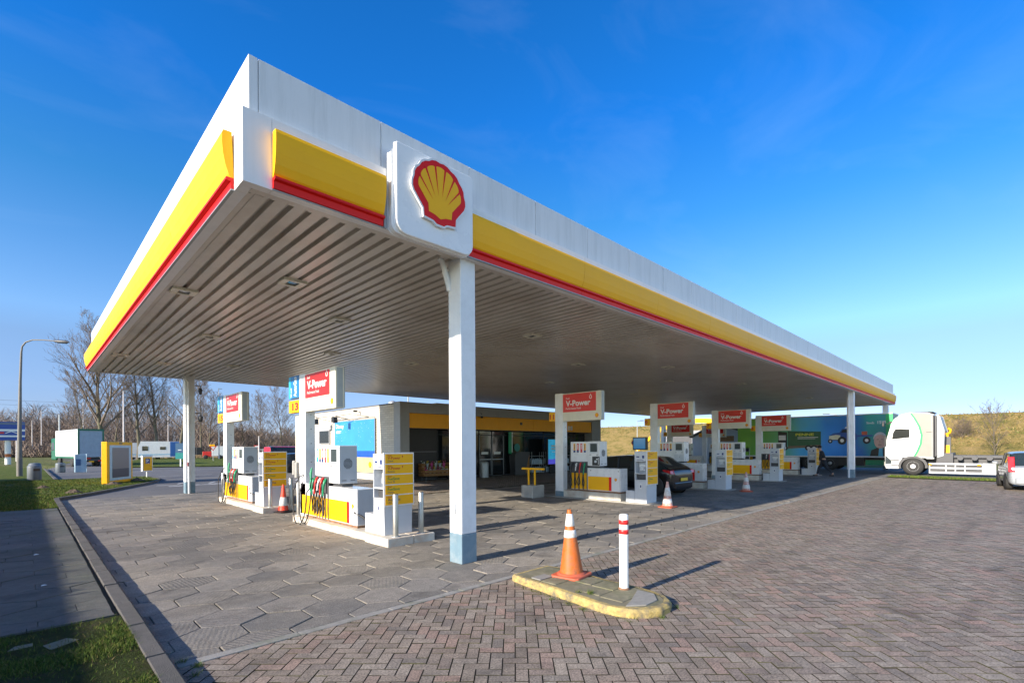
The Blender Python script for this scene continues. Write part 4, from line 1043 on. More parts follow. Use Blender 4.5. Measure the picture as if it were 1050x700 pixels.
# wall details on brick side
mb = SB(); mb.box(13.66, 13.74, 30.2, 31.75, 2.05, 2.95, 0); mb.box(13.65, 13.66, 30.28, 31.67, 2.1, 2.88, 1); wi = mb.build('window', [portalg, glass_m], shop)
mb = SB(); mb.box(13.68, 13.74, 30.3, 31.7, .05, 2.0); mb.build('side_door', whitep, shop, bevel=.01)
for yy in (26.3, 32.3):
    mb = SB(); mb.tube([(13.74, yy, 3.85), (13.5, yy, 3.9)], .02, 6); mb.box(13.32, 13.52, yy - .05, yy + .05, 3.84, 3.95); mb.build('camera', darkgrey, shop)
mb = SB(); mb.tube([(16.0, 24.8, 4.1), (16.0, 24.8, 5.7)], .035, 8); mb.build('roof_pole', galv, shop)
mb = SB(); mb.lathe([(.18, 0), (.18, .22), (.26, .26), (.26, .40), (.1, .5), (0, .52)], (15.8, 26.2, 4.12)); mb.build('roof_vent', galv, shop)
mb = SB(); mb.box(16.2, 17.5, 22.3, 22.7, 4.18, 4.26); mb.build('roof_duct', whitep, shop)
# billboard on the side wall
bb = thing('wall_billboard', 'blue and yellow advertising panel on the cream brick side wall of the shop', 'billboard', (13.66, 24.5, 0))
sky_pr = mat('billboard_blue', (.035, .26, .62), .4, var=.15, scale=.6); sand_pr = mat('billboard_sand', (.72, .55, .22), .45)
deep = mat('billboard_deep_blue', (.01, .08, .38), .4)
mb = MB(); mb.box(0, .05, 0, 4.95, .38, 3.42, 0); mb.build('backing', greymetal, bb)
mb = MB(); mb.box(-.004, 0, .04, 4.91, 1.62, 3.38, 0); mb.box(-.004, 0, .04, 4.91, 1.25, 1.62, 1); mb.box(-.0042, 0, .04, 4.91, .42, 1.25, 2)
r2 = random.Random(5)
for k in range(60):
    y, z = r2.uniform(.2, 4.8), r2.uniform(1.6, 3.3); s_ = r2.uniform(.012, .03); mb.box(-.007, -.004, y, y + s_, z, z + s_, 3)
mb.text('Disney', (-.006, 4.75, 2.98), -Y_, Z_, .38, 3, .01); mb.box(-.006, -.004, 4.05, 4.75, 2.78, 2.82, 3); mb.box(-.006, -.004, 4.15, 4.75, 2.68, 2.72, 3)
mb.build('print', [sky_pr, deep, sand_pr, whitep], bb, fix=False)
mb = MB(); emblem(mb, (-.005, .55, .85), -Y_, Z_, -X_, .17, 0, 1); mb.build('emblem', [red, yellow], bb)
for k in range(18):
    pass
mb = MB()
for k in range(34): mb.box(-.01, .06, -.05 + (k % 2) * .01, -.03 + (k % 2) * .01, .4 + k * .09, .44 + k * .09)
mb.tube([(-.02, -.06, .35), (-.02, -.06, 3.5), (-.02, 5.0, 3.5)], .014, 5); mb.build('lacing_frame', darkgrey, bb)
for j, yy in enumerate((27.5, 30.1)):
    t = thing('floodlight', 'small black floodlight on a wall arm above the blue billboard, %s' % ['nearer one', 'farther one'][j], 'floodlight', (13.72, yy, 3.5), 0, 'floodlights over the wall billboard')
    mb = MB(); mb.tube([(0, -2.2, .05), (-.5, -1.0, .22), (-.95, -.1, .14)], .018, 6); mb.tube([(0, .2, .0), (-.95, -.05, .14)], .015, 6); mb.build('arm', black, t)
    mb = MB(); mb.box(-1.10, -.85, -.16, .16, -.22, .08); mb.box(-1.0, -.80, -.13, .13, -.25, -.22); mb.build('lamp_head', black, t, bevel=.02)
# things in front of the shop
t = thing('flower_crate', 'slatted wooden crate full of wrapped flower bouquets by the dark shop wall', 'crate', (15.1, 21.85, 0))
mb = MB()
for z in (.25, .42): mb.box(0, 2.1, 0, .03, z, z + .15)
for z in (.25, .42, .60, .78): mb.box(0, .03, .032, .60, z, z + .15)
for z in (.25, .42, .60, .78): mb.box(2.07, 2.1, .032, .60, z, z + .15)
for z in (.60, .78): mb.box(.032, 2.068, .57, .60, z, z + .15)
mb.box(.03, 2.07, .03, .57, .24, .26); mb.box(.03, 2.07, .30, .57, .55, .58)
mb.build('slat_box', wood, t, bevel=.006)
mb = MB(); [mb.lathe([(.05, 0), (.05, .2)], (x, y, 0), 8) for x in (.15, 1.95) for y in (.1, .5)]; mb.build('leg', darkgrey, t)
petal = [mat('petal_pink', (.55, .08, .25), .6), mat('petal_white', (.65, .62, .55), .6), mat('petal_yellow', (.7, .5, .05), .6), mat('wrapping_film', (.45, .5, .5), .25), mat('leaf_green', (.05, .12, .03), .6)]
r2 = random.Random(11)
for k in range(13):
    x = .18 + (k % 7) * .28; y = .16 if k < 7 else .43; z = .27 if k < 7 else .58; colr = petal[k % 3]
    f = thing('flower_bouquet', '', 'bouquet', (15.1 + x, 21.85 + y, z), 0, 'wrapped bouquets standing in the wooden crate')
    f['label'] = 'wrapped %s flower bouquet standing in the wooden crate by the shop' % ['pink', 'white', 'yellow'][k % 3]
    mb = MB(); mb.lathe([(.03, 0), (.05, .12), (.10, .34)], n=8); mb.build('wrapping', petal[3 if k % 3 else 0], f)
    mb = MB()
    for q in range(16):
        a = r2.uniform(0, 6.28); rr = r2.uniform(0, .10); c_ = Vector((rr * math.cos(a), rr * math.sin(a), .36 + r2.uniform(-.05, .12))); s_ = .028
        mb.add([c_ + Vector(v) * s_ for v in ((1, 0, 0), (0, 1, 0), (-1, 0, 0), (0, -1, 0), (0, 0, 1), (0, 0, -1))], [(0, 1, 4), (1, 2, 4), (2, 3, 4), (3, 0, 4), (1, 0, 5), (2, 1, 5), (3, 2, 5), (0, 3, 5)], 1 if q % 4 == 0 else 0)
    mb.build('blooms', [colr, petal[4]], f)
t = thing('litter_bin', 'cylindrical brushed steel litter bin beside the shop doors', 'litter bin', (19.35, 21.9, 0))
mb = MB(); mb.lathe([(.27, 0), (.27, .85), (.24, .92), (.12, .95)], n=24); mb.build('drum', galv, t); mb = MB(); mb.lathe([(.13, .94), (.10, .97), (0, .98)], n=20); mb.build('ashtray_top', darkgrey, t)
t = thing('cafe_cabinet', 'dark slanted cabinet by the right shop door', 'cabinet', (22.1, 22.0, 0))
mb = MB(); mb.prism([(0, 0), (1.3, 0), (1.3, 1.45), (.15, 1.45), (0, 1.2)], 'y', 0, .5); mb.build('body', darkgrey, t, bevel=.02); mb = MB(); mb.prism([(.9, .1), (1.28, .1), (1.28, 1.3)], 'y', -.004, 0); mb.build('front_panel', wood, t)
for k in range(4): pass
for j, (x, n_) in enumerate(((23.55, 5), (24.95, 4), (26.4, 3))):
    t = thing('bottle_rack', 'wire rack of pale blue washer fluid jugs by the shop window, %s' % ['left one', 'middle one', 'right one'][j], 'rack', (x, 21.95, 0), 0, 'racks of washer fluid jugs')
    mb = MB()
    for z in (.08, .62, 1.16): mb.box(0, 1.2, 0, .4, z, z + .03)
    for a, b in ((0, 0), (1.17, 0), (0, .37), (1.17, .37)): mb.box(a, a + .03, b, b + .03, 0, 1.45)
    mb.build('frame', greymetal, t)
    jug = mat('washer_jug', (.35, .48, .58), .3)
    for z in (.11, .65):
        for q in range(5):
            jg = MB(); jg.box(.06 + q * .22, .23 + q * .22, .06, .34, z, z + .30); jg.box(.11 + q * .22, .18 + q * .22, .14, .26, z + .30, z + .37); jg.build('jug', jug, t, bevel=.02)
t = thing('advert_screen', 'upright lit advertising screen with blue and purple picture beside the shop window', 'screen', (24.9, 21.75, 0))
mb = MB(); mb.box(0, 1.35, 0, .14, .55, 2.35); mb.box(.3, 1.05, .02, .12, 0, .55); mb.build('case', black, t, bevel=.02)
scr2 = mat('lit_poster_blue', (.02, .22, .35), .2, var=.7, scale=2.5, emis=(.02, .20, .34), emis_s=.55); scr3 = mat('lit_poster_purple', (.05, .06, .4), .2, emis=(.06, .06, .42), emis_s=.5)
mb = MB(); mb.box(.08, 1.27, -.004, 0, .95, 2.28, 0); mb.prism([(.08, .62), (1.27, .62), (1.27, 1.15), (.6, .95), (.08, .95)], 'y', -.0045, 0, 1)
mb.box(.4, .95, -.007, -.005, 1.78, 1.90, 2); mb.box(.36, 1.0, -.007, -.005, 1.6, 1.70, 2); mb.box(.45, .92, -.007, -.005, 1.42, 1.46, 2); mb.build('display', [scr2, scr3, whitep], t)
t = thing('beach_flag', 'narrow green and white banner hanging inside the shop window', 'banner', (21.95, 22.45, 1.2))
mb = MB(); mb.box(0, .34, 0, .03, .15, 1.55, 0); mb.box(.27, .34, -.004, 0, .15, 1.55, 1); mb.lathe([(.26, 0), (.26, .02)], (.75, -.02, .55), 20, 2, 'y'); mb.build('cloth', [greenp, whitep, mat('teal_disc', (.03, .22, .20), .5)], t)
for j, x in enumerate((17.2, 23.4, 27.0)):
    t = thing('display_shelf', 'stocked display shelf just inside the shop glass, %s' % ['by the left pane', 'behind the middle panes', 'behind the right panes'][j], 'shelf', (x, 23.7, .05), 0, 'shelves inside the shop')
    mb = MB(); mb.box(0, 1.9, .3, .35, 0, 1.9)
    for z in (.1, .55, 1.0, 1.45): mb.box(0, 1.9, 0, .3, z, z + .03)
    mb.build('shelf_unit', greymetal, t)
    mb = MB(); r2 = random.Random(j)
    for z in (.13, .58, 1.03, 1.48):
        xx = .05
        while xx < 1.8: w_ = r2.uniform(.06, .16); mb.box(xx, xx + w_ - .01, .03, .25, z, z + r2.uniform(.15, .33), r2.randrange(4)); xx += w_
    mb.build('goods', [whitep, redp, bluel, yellow], t)['kind'] = 'stuff'

# yellow-arched car wash building behind
t = thing('car_wash', 'grey car wash hall with a curved yellow roof edge behind the rear pumps', 'building', (56, 21.1, 0))
mb = MB(); mb.box(0, 12, 0, 9, 0, 3.6); mb.build('hall', portalg, t, bevel=.02)
pts = []; 
for k in range(25): a = k / 24; pts.append((-.6 + 10.5 * a, 3.45 + 1.55 * math.sin(math.pi * (.04 + .96 * a)) ** .6))
mb = MB(); pr = [(y, z) for y, z in pts] + [(y, z - .55) for y, z in pts[::-1]]; mb.prism(pr, 'x', -.25, 0)
mb.prism([(9.4, 3.6), (9.9, 3.6), (12.6, 1.2), (12.1, 1.2)], 'x', -.25, 0)
mb.build('yellow_arch', yellow, t)
mb = MB(); mb.box(-.02, 0, 1, 4.5, 0, 3.0); mb.box(-.02, 0, 5.2, 8.4, 1, 3.0); mb.build('opening', darkgrey, t)
t = thing('garden_shed', 'grey roofed low building with dark gable boards behind pump 7', 'building', (46.5, 16.6, 0))
mb = MB(); mb.prism([(0, 0), (5.2, 0), (5.2, 2.6), (2.8, 3.7), (0, 2.9)], 'x', 0, 8); mb.build('wall', pumpgrey, t)
mb = MB(); mb.prism([(-.2, 2.88), (2.8, 3.76), (5.4, 2.58), (5.4, 2.72), (2.8, 3.92), (-.2, 3.04)], 'x', -.25, 8.2); mb.build('roof', black, t)
mb = MB(); mb.box(-.03, 0, 1.2, 2.6, 2.2, 2.7); mb.build('sign_board', wood, t)

# ================================================================== VEHICLES
def wheel(mb_t, mb_r, c, r, w, side, hub=.62):
    """axis along local y"""
    x, y, z = c; s_ = side
    mb_t.lathe([(r * hub, -w / 2), (r * .93, -w / 2), (r, -w / 2 + .03), (r, w / 2 - .03), (r * .93, w / 2), (r * hub, w / 2)], (x, y, z), 28, 0, 'y')
    ro = y + s_ * (w / 2 - .02)
    mb_r.lathe([(r * hub + .003, -s_ * .03), (r * hub, s_ * .012), (r * hub * .88, -s_ * .004), (r * hub * .3, s_ * .0), (r * .12, s_ * .015), (0, s_ * .015)], (x, ro, z), 28, 0, 'y')
    for k in range(5):
        a = 2 * math.pi * k / 5 + .3
        ca, sa = math.cos(a), math.sin(a); q = r * hub * .62
        mb_r.lathe([(r * .11, s_ * .004), (0, s_ * .0045)], (x + q * ca, ro, z + q * sa), 8, 1, 'y')
def make_car(name, label, cat, loc, rz, Lc, W, H, paint, kind='hatch', wr=.32, trim=None, plate=None):
    t = thing(name, label, cat, loc, rz)
    hl, hw = Lc / 2, W / 2
    belt = H * .60
    if kind == 'suv': roof = [(-hl, .60, .60), (-hl + .10, .70, .70), (-hl + .42, .985, .985), (-hl + .9, 1.0, 1.0)]
    # stations: x, hood/roof z fraction, belt fraction, width factor
    if kind == 'hatch':
        st = [(-hl, .50, .50, .80, 0), (-hl + .04, .62, .60, .93, 0), (-hl + .16, .64, .62, .97, 0), (-hl + .42, .965, .63, .99, 1), (-hl + .8, 1.0, .63, 1, 1), (-.15, 1.0, .62, 1, 1), (.30, .97, .61, 1, 1), (hl - 1.05, .68, .60, .99, 0), (hl - .5, .62, .58, .96, 0), (hl - .15, .52, .50, .88, 0), (hl, .38, .38, .72, 0)]
    elif kind == 'van':
        st = [(-hl, .60, .60, .94, 0), (-hl + .06, .97, .62, .98, 0), (-hl + .3, 1, .62, 1, 1), (0, 1, .62, 1, 1), (hl - 1.5, .99, .6, 1, 1), (hl - .8, .60, .56, .98, 0), (hl - .1, .48, .46, .9, 0), (hl, .36, .36, .8, 0)]
    else:
        st = [(-hl, .52, .52, .82, 0), (-hl + .06, .66, .62, .94, 0), (-hl + .22, .70, .64, .97, 0), (-hl + .85, .955, .65, .99, 1), (-hl + 1.4, .995, .64, 1, 1), (-.1, 1.0, .63, 1, 1), (.55, .96, .62, 1, 1), (hl - 1.15, .70, .61, .99, 0), (hl - .55, .65, .59, .96, 0), (hl - .15, .54, .52, .88, 0), (hl, .38, .38, .72, 0)]
    rings = []
    for (x, zr, zb, wf, gh) in st:
        w = hw * wf; zr *= H; zb *= H; zb = min(zb, zr)
        tw = w * (.80 if gh else .90)
        half = [(w * .88, .20), (w * .97, .30), (w, H * .36), (w * .985, zb - .02), (w * .955, zb), (tw * 1.02 if gh else w * .90, zr - (.06 if gh else .0)), (tw * .90, zr - .005), (tw * .45, zr + .012), (0, zr + .016)]
        half[5] = (half[5][0], max(half[5][1], zb + .001)); half[6] = (half[6][0], max(half[6][1], zb + .002))
        rings.append([(x, y, z) for y, z in half])
    NB = 9; body = MB(); gl = MB()
    V = []
    for rg_ in rings: V += rg_ + [(x, -y, z) for x, y, z in rg_[:-1][::-1]]
    NR = 2 * NB - 1
    def quad(i, k): k2 = (k + 1) % NR; return (i * NR + k, i * NR + k2, (i + 1) * NR + k2, (i + 1) * NR + k)
    bf = []; gf = []
    for i in range(len(st) - 1):
        g0, g1 = st[i][4], st[i + 1][4]
        for k in range(NR - 0):
            kk = k if k < NB - 1 else NR - 1 - k - 1
            if k == NR - 1: kk = -1
            isg = False
            if g0 and g1 and kk == 4: isg = True
            if (g0 != g1) and kk in (5, 6, 7, 4): isg = True
            (gf if isg else bf).append(quad(i, k))
    bf.append(tuple(range(NR))[::-1]); bf.append(tuple(range((len(st) - 1) * NR, len(st) * NR)))
    body.add(V, bf, 0, True); b = body.build('body', paint, t, fix=True)
    bm = bmesh.new(); bm.from_mesh(b.data); bmesh.ops.delete(bm, geom=[v for v in bm.verts if not v.link_faces], context='VERTS'); bm.to_mesh(b.data); bm.free()
    md = b.modifiers.new('sub', 'SUBSURF'); md.levels = 1; md.render_levels = 2
    md.boundary_smooth = 'ALL'
    gl.add([(v[0], v[1] * .995, v[2] - .003) for v in V], gf, 0, True); g = gl.build('windows', carglass, t)
    bm = bmesh.new(); bm.from_mesh(g.data); bmesh.ops.delete(bm, geom=[v for v in bm.verts if not v.link_faces], context='VERTS'); bm.to_mesh(g.data); bm.free()
    # pillars
    mb = MB()
    for px_ in (-.12,):
        for s_ in (-1, 1): mb.tube([(px_, s_ * hw * .965, belt + .02), (px_ + .03, s_ * hw * .83, H * .955)], .035, 6)
    mb.build('pillar', black, t)
    ax = (-hl + .70, hl - .78)
    for xx in ax:
        for s_ in (-1, 1):
            wt, wr_ = MB(), MB(); wheel(wt, wr_, (xx, s_ * (hw - .10), wr), wr, .21, s_); o = wt.build('wheel', tyre, t); wr_.build('rim', [rim, black], o)
            am = MB(); am.lathe([(wr + .06, 0), (wr + .055, s_ * .012), (wr - .02, s_ * .004)], (xx, s_ * (hw - .008), wr + .01), 28, 0, 'y'); am.lathe([(wr + .045, -s_ * .01), (0, -s_ * .01)], (xx, s_ * (hw + .002), wr), 28, 0, 'y'); am.build('wheel_arch', black, t)
    tl = mat('tail_light', (.55, .01, .015), .2, coat=.5); hlm = mat('head_light', (.6, .62, .65), .1, coat=.5)
    for s_ in (-1, 1):
        mb = MB()
        if kind == 'suv': mb.prism([(-hl + .02, .80), (-hl + .34, .90), (-hl + .36, .96), (-hl + .06, .93)], 'y', s_ * hw * .72, s_ * hw * .975)
        else: mb.prism([(-hl + .0, .72), (-hl + .10, .72), (-hl + .34, 1.30), (-hl + .18, 1.30)] if kind == 'hatch' and H > 1.45 else [(-hl - .005, .78), (-hl + .12, .78), (-hl + .18, 1.02), (-hl + .04, 1.02)], 'y', s_ * hw * .74, s_ * hw * .955)
        mb.build('tail_light', tl, t, bevel=.015)
        mb = MB(); mb.prism([(hl - .42, .66), (hl - .08, .60), (hl - .10, .50), (hl - .40, .56)], 'y', s_ * hw * .60, s_ * hw * .93); mb.build('head_light', hlm, t, bevel=.02)
        mb = MB(); mb.box(.62, .80, s_ * (hw + .02), s_ * (hw + .20), belt + .04, belt + .17); mb.build('door_mirror', paint if trim is None else trim, t, bevel=.03)
        mb = MB()
        for xx in (-.10, .78): mb.box(xx, xx + .008, s_ * (hw * .998), s_ * (hw + .004), .32, belt - .02)
        for xx in (-.28, -1.0): mb.box(xx, xx + .14, s_ * (hw + .0), s_ * (hw + .018), belt - .13, belt - .10)
        mb.build('door_seam', darkgrey, t)
    mb = MB(); mb.box(-hl - .02, -hl + .10, -hw * .74, hw * .74, .26, .50); mb.build('rear_bumper', paint, t, bevel=.04)
    pm = plate or mat('number_plate', (.70, .48, .03), .4)
    mb = MB(); mb.box(-hl - .026, -hl - .018, -.26, .26, .54, .65); mb.build('number_plate', pm, t)
    return t
blackp = mat('black_paint', (.006, .007, .010), .22, coat=.35, var=.02, spec=.35); silverp = mat('silver_paint', (.33, .35, .37), .28, metal=.35, coat=.7, var=.03); dbluep = mat('dark_blue_paint', (.02, .03, .055), .2, coat=1, var=.02); redcar = mat('red_paint', (.45, .01, .03), .25, coat=.6, var=.03)
make_car('black_car', 'black estate car parked at the pump between islands 11 and 9', 'car', (16.95, 10.6, 0), R(90), 4.65, 1.86, 1.45, blackp, 'suv', .34)
make_car('silver_car', 'silver small hatchback parked at the right edge of the photo by the lorry', 'car', (28.82, -.62, 0), R(6), 3.65, 1.68, 1.50, silverp, 'hatch', .30)
make_car('dark_hatchback', 'dark blue hatchback parked behind the shop with its tail lights this way', 'car', (15.0, 37.9, 0), 0, 3.7, 1.7, 1.42, dbluep, 'hatch', .31)
make_car('red_van', 'red van parked behind the dark blue hatchback', 'van', (16.6, 43.6, 0), 0, 4.6, 1.8, 1.95, redcar, 'van', .33)

# --- white lorry (cab unit with hook-lift chassis); nose towards +Y
TX = 37.4
t = thing('white_lorry', 'white lorry cab with green stripe and bare hook-lift chassis, nose to the left', 'lorry', (TX, 2.0, 0))
def ty(y): return y - 2.0
cabw = 2.48
green_s = mat('green_stripe', (.01, .42, .12), .35)
prof = [(5.26, .35), (5.30, .60), (5.29, 1.75), (5.22, 2.12), (4.99, 3.06), (4.86, 3.34), (4.52, 3.60), (4.12, 3.70), (3.30, 3.66), (3.02, 3.55), (3.0, .95), (3.35, .95), (3.38, 1.0), (4.45, 1.02), (4.55, .80), (4.62, .35)]
mb = MB(); mb.prism([(ty(a), b) for a, b in prof], 'x', 0, cabw); cab = mb.build('cab', whitec, t, bevel=.045, seg=3)
greyc = mat('cab_beige_grey', (.27, .255, .225), .4, var=.04)
stripe = [(4.06, 3.66), (3.88, 3.35), (3.66, 2.85), (3.56, 2.35), (3.60, 1.85), (3.75, 1.40), (3.90, 1.08)]
mb = MB(); mb.add([(-.004, ty(a), b) for a, b in stripe] + [(-.004, ty(3.06), 1.08), (-.004, ty(3.06), 3.56), (-.004, ty(3.4), 3.62)], [tuple(range(10))]); mb.build('side_panel', greyc, cab, fix=False)
mb = MB(); ribbon2 = []
for i in range(len(stripe)):
    a, b = stripe[i]; mb.v += [(-.007, ty(a + .05), b), (-.007, ty(a - .05), b)]
for i in range(len(stripe) - 1): mb.f.append((2 * i, 2 * i + 1, 2 * i + 3, 2 * i + 2)); mb.m.append(0); mb.s.append(False)
mb.build('green_stripe', green_s, cab, fix=False)
mb = MB(); mb.prism([(ty(a), b) for a, b in [(4.95, 2.12), (4.12, 2.22), (4.12, 2.70), (4.50, 2.74), (4.78, 2.74), (4.90, 2.50)]], 'x', -.006, .0); mb.build('side_window', mat('cab_window', (.01, .014, .015), .25, var=.05, spec=.25), cab)
mb = MB(); mb.prism([(ty(a), b) for a, b in [(5.215, 2.14), (5.24, 2.14), (5.0, 3.02), (4.975, 3.02)]], 'x', .12, cabw - .12); mb.build('windscreen', carglass, cab)
mb = MB(); mb.box(-.16, .02, ty(5.22), ty(5.32), 1.72, 2.35); mb.box(-.12, .0, ty(5.10), ty(5.20), 3.02, 3.1); mb.box(-.2, -.02, ty(5.30), ty(5.42), 2.9, 3.2); mb.build('mirror', black, cab, bevel=.03)
mb = MB(); mb.box(-.006, 0, ty(4.99), ty(5.0), 1.05, 2.1); mb.box(-.006, 0, ty(4.02), ty(4.03), 1.05, 2.95); mb.box(-.006, 0, ty(4.02), ty(4.85), 2.94, 2.95); mb.box(-.02, 0, ty(4.30), ty(4.62), 1.62, 1.66); mb.box(-.012, 0, ty(4.6), ty(5.22), .80, .83); mb.box(-.006, 0, ty(3.1), ty(3.35), 2.5, 2.53); mb.build('door_seam', darkgrey, cab)
mb = MB(); mb.text('transport', (-.006, ty(4.80), 1.72), -Y_, Z_, .13, 0); mb.build('door_lettering', pumpgrey, cab) if False else None
mb = MB(); mb.box(.1, cabw - .1, ty(5.30), ty(5.34), .9, 1.9, 0); mb.box(.05, .5, ty(5.28), ty(5.34), .5, .75, 1); mb.box(cabw - .5, cabw - .05, ty(5.28), ty(5.34), .5, .75, 1); mb.build('grille', [black, hlm if False else steel], cab)
mb = MB(); mb.box(-.02, .3, ty(3.0), ty(3.06), 1.0, 3.5); mb.box(.0, cabw, ty(2.88), ty(2.98), 1.1, 3.45); mb.box(.1, cabw - .1, ty(3.06), ty(4.0), 3.66, 3.72); mb.build('air_deflector', darkgrey, t, bevel=.02)
mb = MB(); mb.prism([(ty(a), b) for a, b in [(2.88, 1.05), (2.62, 1.15), (2.58, 2.6), (2.78, 3.45), (2.88, 3.5)]], 'x', .15, cabw - .15); mb.build('rear_fairing', mat('fairing', (.42, .44, .46), .4), t, bevel=.02)
mb = MB(); mb.prism([(ty(a), b) for a, b in [(5.27, .62), (4.98, .66), (5.02, .86), (5.26, 1.12)]], 'x', -.012, .4); mb.build('head_light', screen_m, cab, bevel=.01)
mb = MB(); mb.box(-.004, .0, ty(4.60), ty(5.2), .40, .44); mb.box(-.004, 0, ty(4.60), ty(4.62), .40, 1.0); mb.box(-.006, 0, ty(3.08), ty(3.10), 1.1, 3.5); mb.box(-.005, 0, ty(4.86), ty(4.87), 2.1, 2.95); mb.build('panel_seam', greymetal, cab)
mb = MB(); mb.box(-.03, .02, ty(4.62), ty(5.0), .86, .92); mb.box(-.03, .02, ty(4.62), ty(5.0), .52, .58); mb.build('step', darkgrey, cab)
mb = MB(); mb.box(.3, cabw - .3, ty(4.93), ty(5.15), 3.08, 3.22); mb.build('sun_visor', black, cab, bevel=.03)
mb = MB(); mb.box(-.006, 0, ty(4.25), ty(4.85), 1.80, 1.86); mb.box(-.006, 0, ty(4.5), ty(4.85), 1.72, 1.76); mb.build('door_marking', pumpgrey, cab)
# wheels & arches
for yy in (3.97, -1.2, -2.45):
    for s_ in (0, 1):
        wt, wr_ = MB(), MB(); r_ = .50; xx = .18 if s_ == 0 else cabw - .18; sd = -1 if s_ == 0 else 1
        wt.lathe([(r_ * .58, -.16), (r_ * .95, -.16), (r_, -.12), (r_, .12), (r_ * .95, .16), (r_ * .58, .16)], (xx, ty(yy), r_), 30, 0, 'x'); o = wt.build('wheel', tyre, t)
        wr_.lathe([(r_ * .585, sd * .10), (r_ * .56, sd * .165), (r_ * .48, sd * .12), (r_ * .28, sd * .12), (r_ * .24, sd * .20), (0, sd * .20)], (xx, ty(yy), r_), 24, 0, 'x')
        for k in range(10): a = 2 * math.pi * k / 10; wr_.lathe([(.022, sd * .125), (0, sd * .15)], (xx, ty(yy) + .19 * math.cos(a), r_ + .19 * math.sin(a)), 6, 1, 'x')
        wr_.build('rim', [whitec, darkgrey], o)
arc = [(ty(3.97) + .68 * math.cos(R(a)), .52 + .60 * math.sin(R(a))) for a in range(-15, 196, 12)] + [(ty(3.97) + .56 * math.cos(R(a)), .50 + .49 * math.sin(R(a))) for a in range(190, -16, -12)]
mb = MB(); mb.prism(arc, 'x', -.05, .30); mb.prism(arc, 'x', cabw - .3, cabw + .05); mb.build('mudguard', darkgrey, t)
mb = MB(); mb.box(.75, 1.0, ty(-3.2), ty(4.5), .70, 1.0); mb.box(cabw - 1.0, cabw - .75, ty(-3.2), ty(4.5), .70, 1.0); mb.box(.55, cabw - .55, ty(-3.2), ty(2.3), 1.02, 1.16); mb.box(.2, cabw - .2, ty(2.2), ty(2.9), .6, 1.3)
for yy in (1.9, 1.3, .7, .1): mb.lathe([(.13, -.15), (.13, .15)], (.35, ty(yy), 1.02), 12, 0, 'x')
mb.build('chassis', [darkgrey, greymetal], t)
galvl = mat('guard_grey', (.48, .49, .50), .5)
mb = MB()
for z in (.12, .38, .62): mb.box(.02, .08, ty(.98), ty(3.25), z, z + .11, 0)
for yy in (3.22, 2.5, 2.1, 1.7, .98): mb.box(.06, .10, ty(yy) - .03, ty(yy) + .03, .12, .73, 0)
mb.box(.03, .3, ty(.45), ty(.97), .12, .74, 1); mb.box(.14, .6, ty(1.0), ty(3.2), .15, .6, 2); mb.box(.01, .02, ty(3.12), ty(3.25), .60, .68, 3); mb.box(.01, .02, ty(1.05), ty(1.2), .60, .68, 3)
mb.build('side_guard', [galvl, galvl, darkgrey, yellow], t, bevel=.008)
mb = MB(); mb.box(1.1, 1.35, ty(2.35), ty(2.62), 1.16, 2.25, 1); mb.box(1.08, 1.10, ty(2.4), ty(2.57), 1.3, 1.75, 0); mb.tube([(1.2, ty(2.5), 2.25), (1.2, ty(2.5), 2.42), (1.2, ty(2.38), 2.5), (1.2, ty(2.36), 2.66), (1.2, ty(2.48), 2.74)], .06, 8, 0); mb.tube([(1.2, ty(2.5), 2.4), (1.2, ty(2.66), 2.42), (1.2, ty(2.68), 2.6)], .05, 8, 0); mb.build('lifting_hook', [yellow, darkgrey], t)
# --- green trailer with mural
MX = 41.0
t = thing('mural_trailer', 'long box trailer painted green and blue with vintage trucks and a portrait', 'trailer', (MX, 5.4, 0))
def mural_mat():
    m = bpy.data.materials.new('trailer_mural_ground'); nt, N, Lk, b = nodes_of(m)
    tc = N.new('ShaderNodeTexCoord'); sp = N.new('ShaderNodeSeparateXYZ'); Lk.new(tc.outputs['Object'], sp.inputs[0])
    n = N.new('ShaderNodeTexNoise'); n.inputs['Scale'].default_value = .5; Lk.new(tc.outputs['Object'], n.inputs['Vector'])
    ad = N.new('ShaderNodeMath'); ad.operation = 'MULTIPLY_ADD'; ad.inputs[1].default_value = .1; 
    mm = N.new('ShaderNodeMath'); mm.operation = 'MULTIPLY_ADD'; mm.inputs[1].default_value = 2.2; Lk.new(n.outputs['Fac'], mm.inputs[0]); Lk.new(sp.outputs[1], mm.inputs[2])
    Lk.new(mm.outputs[0], ad.inputs[0]); ad.inputs[2].default_value = -.11
    cr = N.new('ShaderNodeValToRGB'); e = cr.color_ramp.elements
    e[0].position = 0; e[0].color = (0.010, 0.257, 0.247, 1); e[1].position = 1; e[1].color = (0.247, 0.564, 0.074, 1)
    for p, c_ in ((.10, (0.010, 0.333, 0.296)), (.20, (0.019, 0.180, 0.543)), (.38, (0.036, 0.308, 0.900)), (.52, (0.074, 0.513, 0.900)), (.66, (0.124, 0.513, 0.296)), (.85, (0.148, 0.462, 0.074))):
        k = e.new(p); k.color = (*c_, 1)
    Lk.new(ad.outputs[0], cr.inputs[0]); Lk.new(cr.outputs[0], b.inputs['Base Color']); b.inputs['Roughness'].default_value = .35
    return m
mural = mural_mat(); TL = 10.0
mb = MB(); mb.box(0, 2.5, 0, TL, 1.02, 3.86); bx = mb.build('box_body', mural, t, bevel=.02)
mb = MB(); mb.box(-.02, 2.52, -.02, TL + .02, .93, 1.02, 0); mb.box(-.02, 2.52, -.02, TL + .02, 3.862, 3.93, 0); mb.box(-.02, 0, -.02, .35, 1.02, 3.86, 1); mb.build('edge_rail', [whitec, green_s], t)
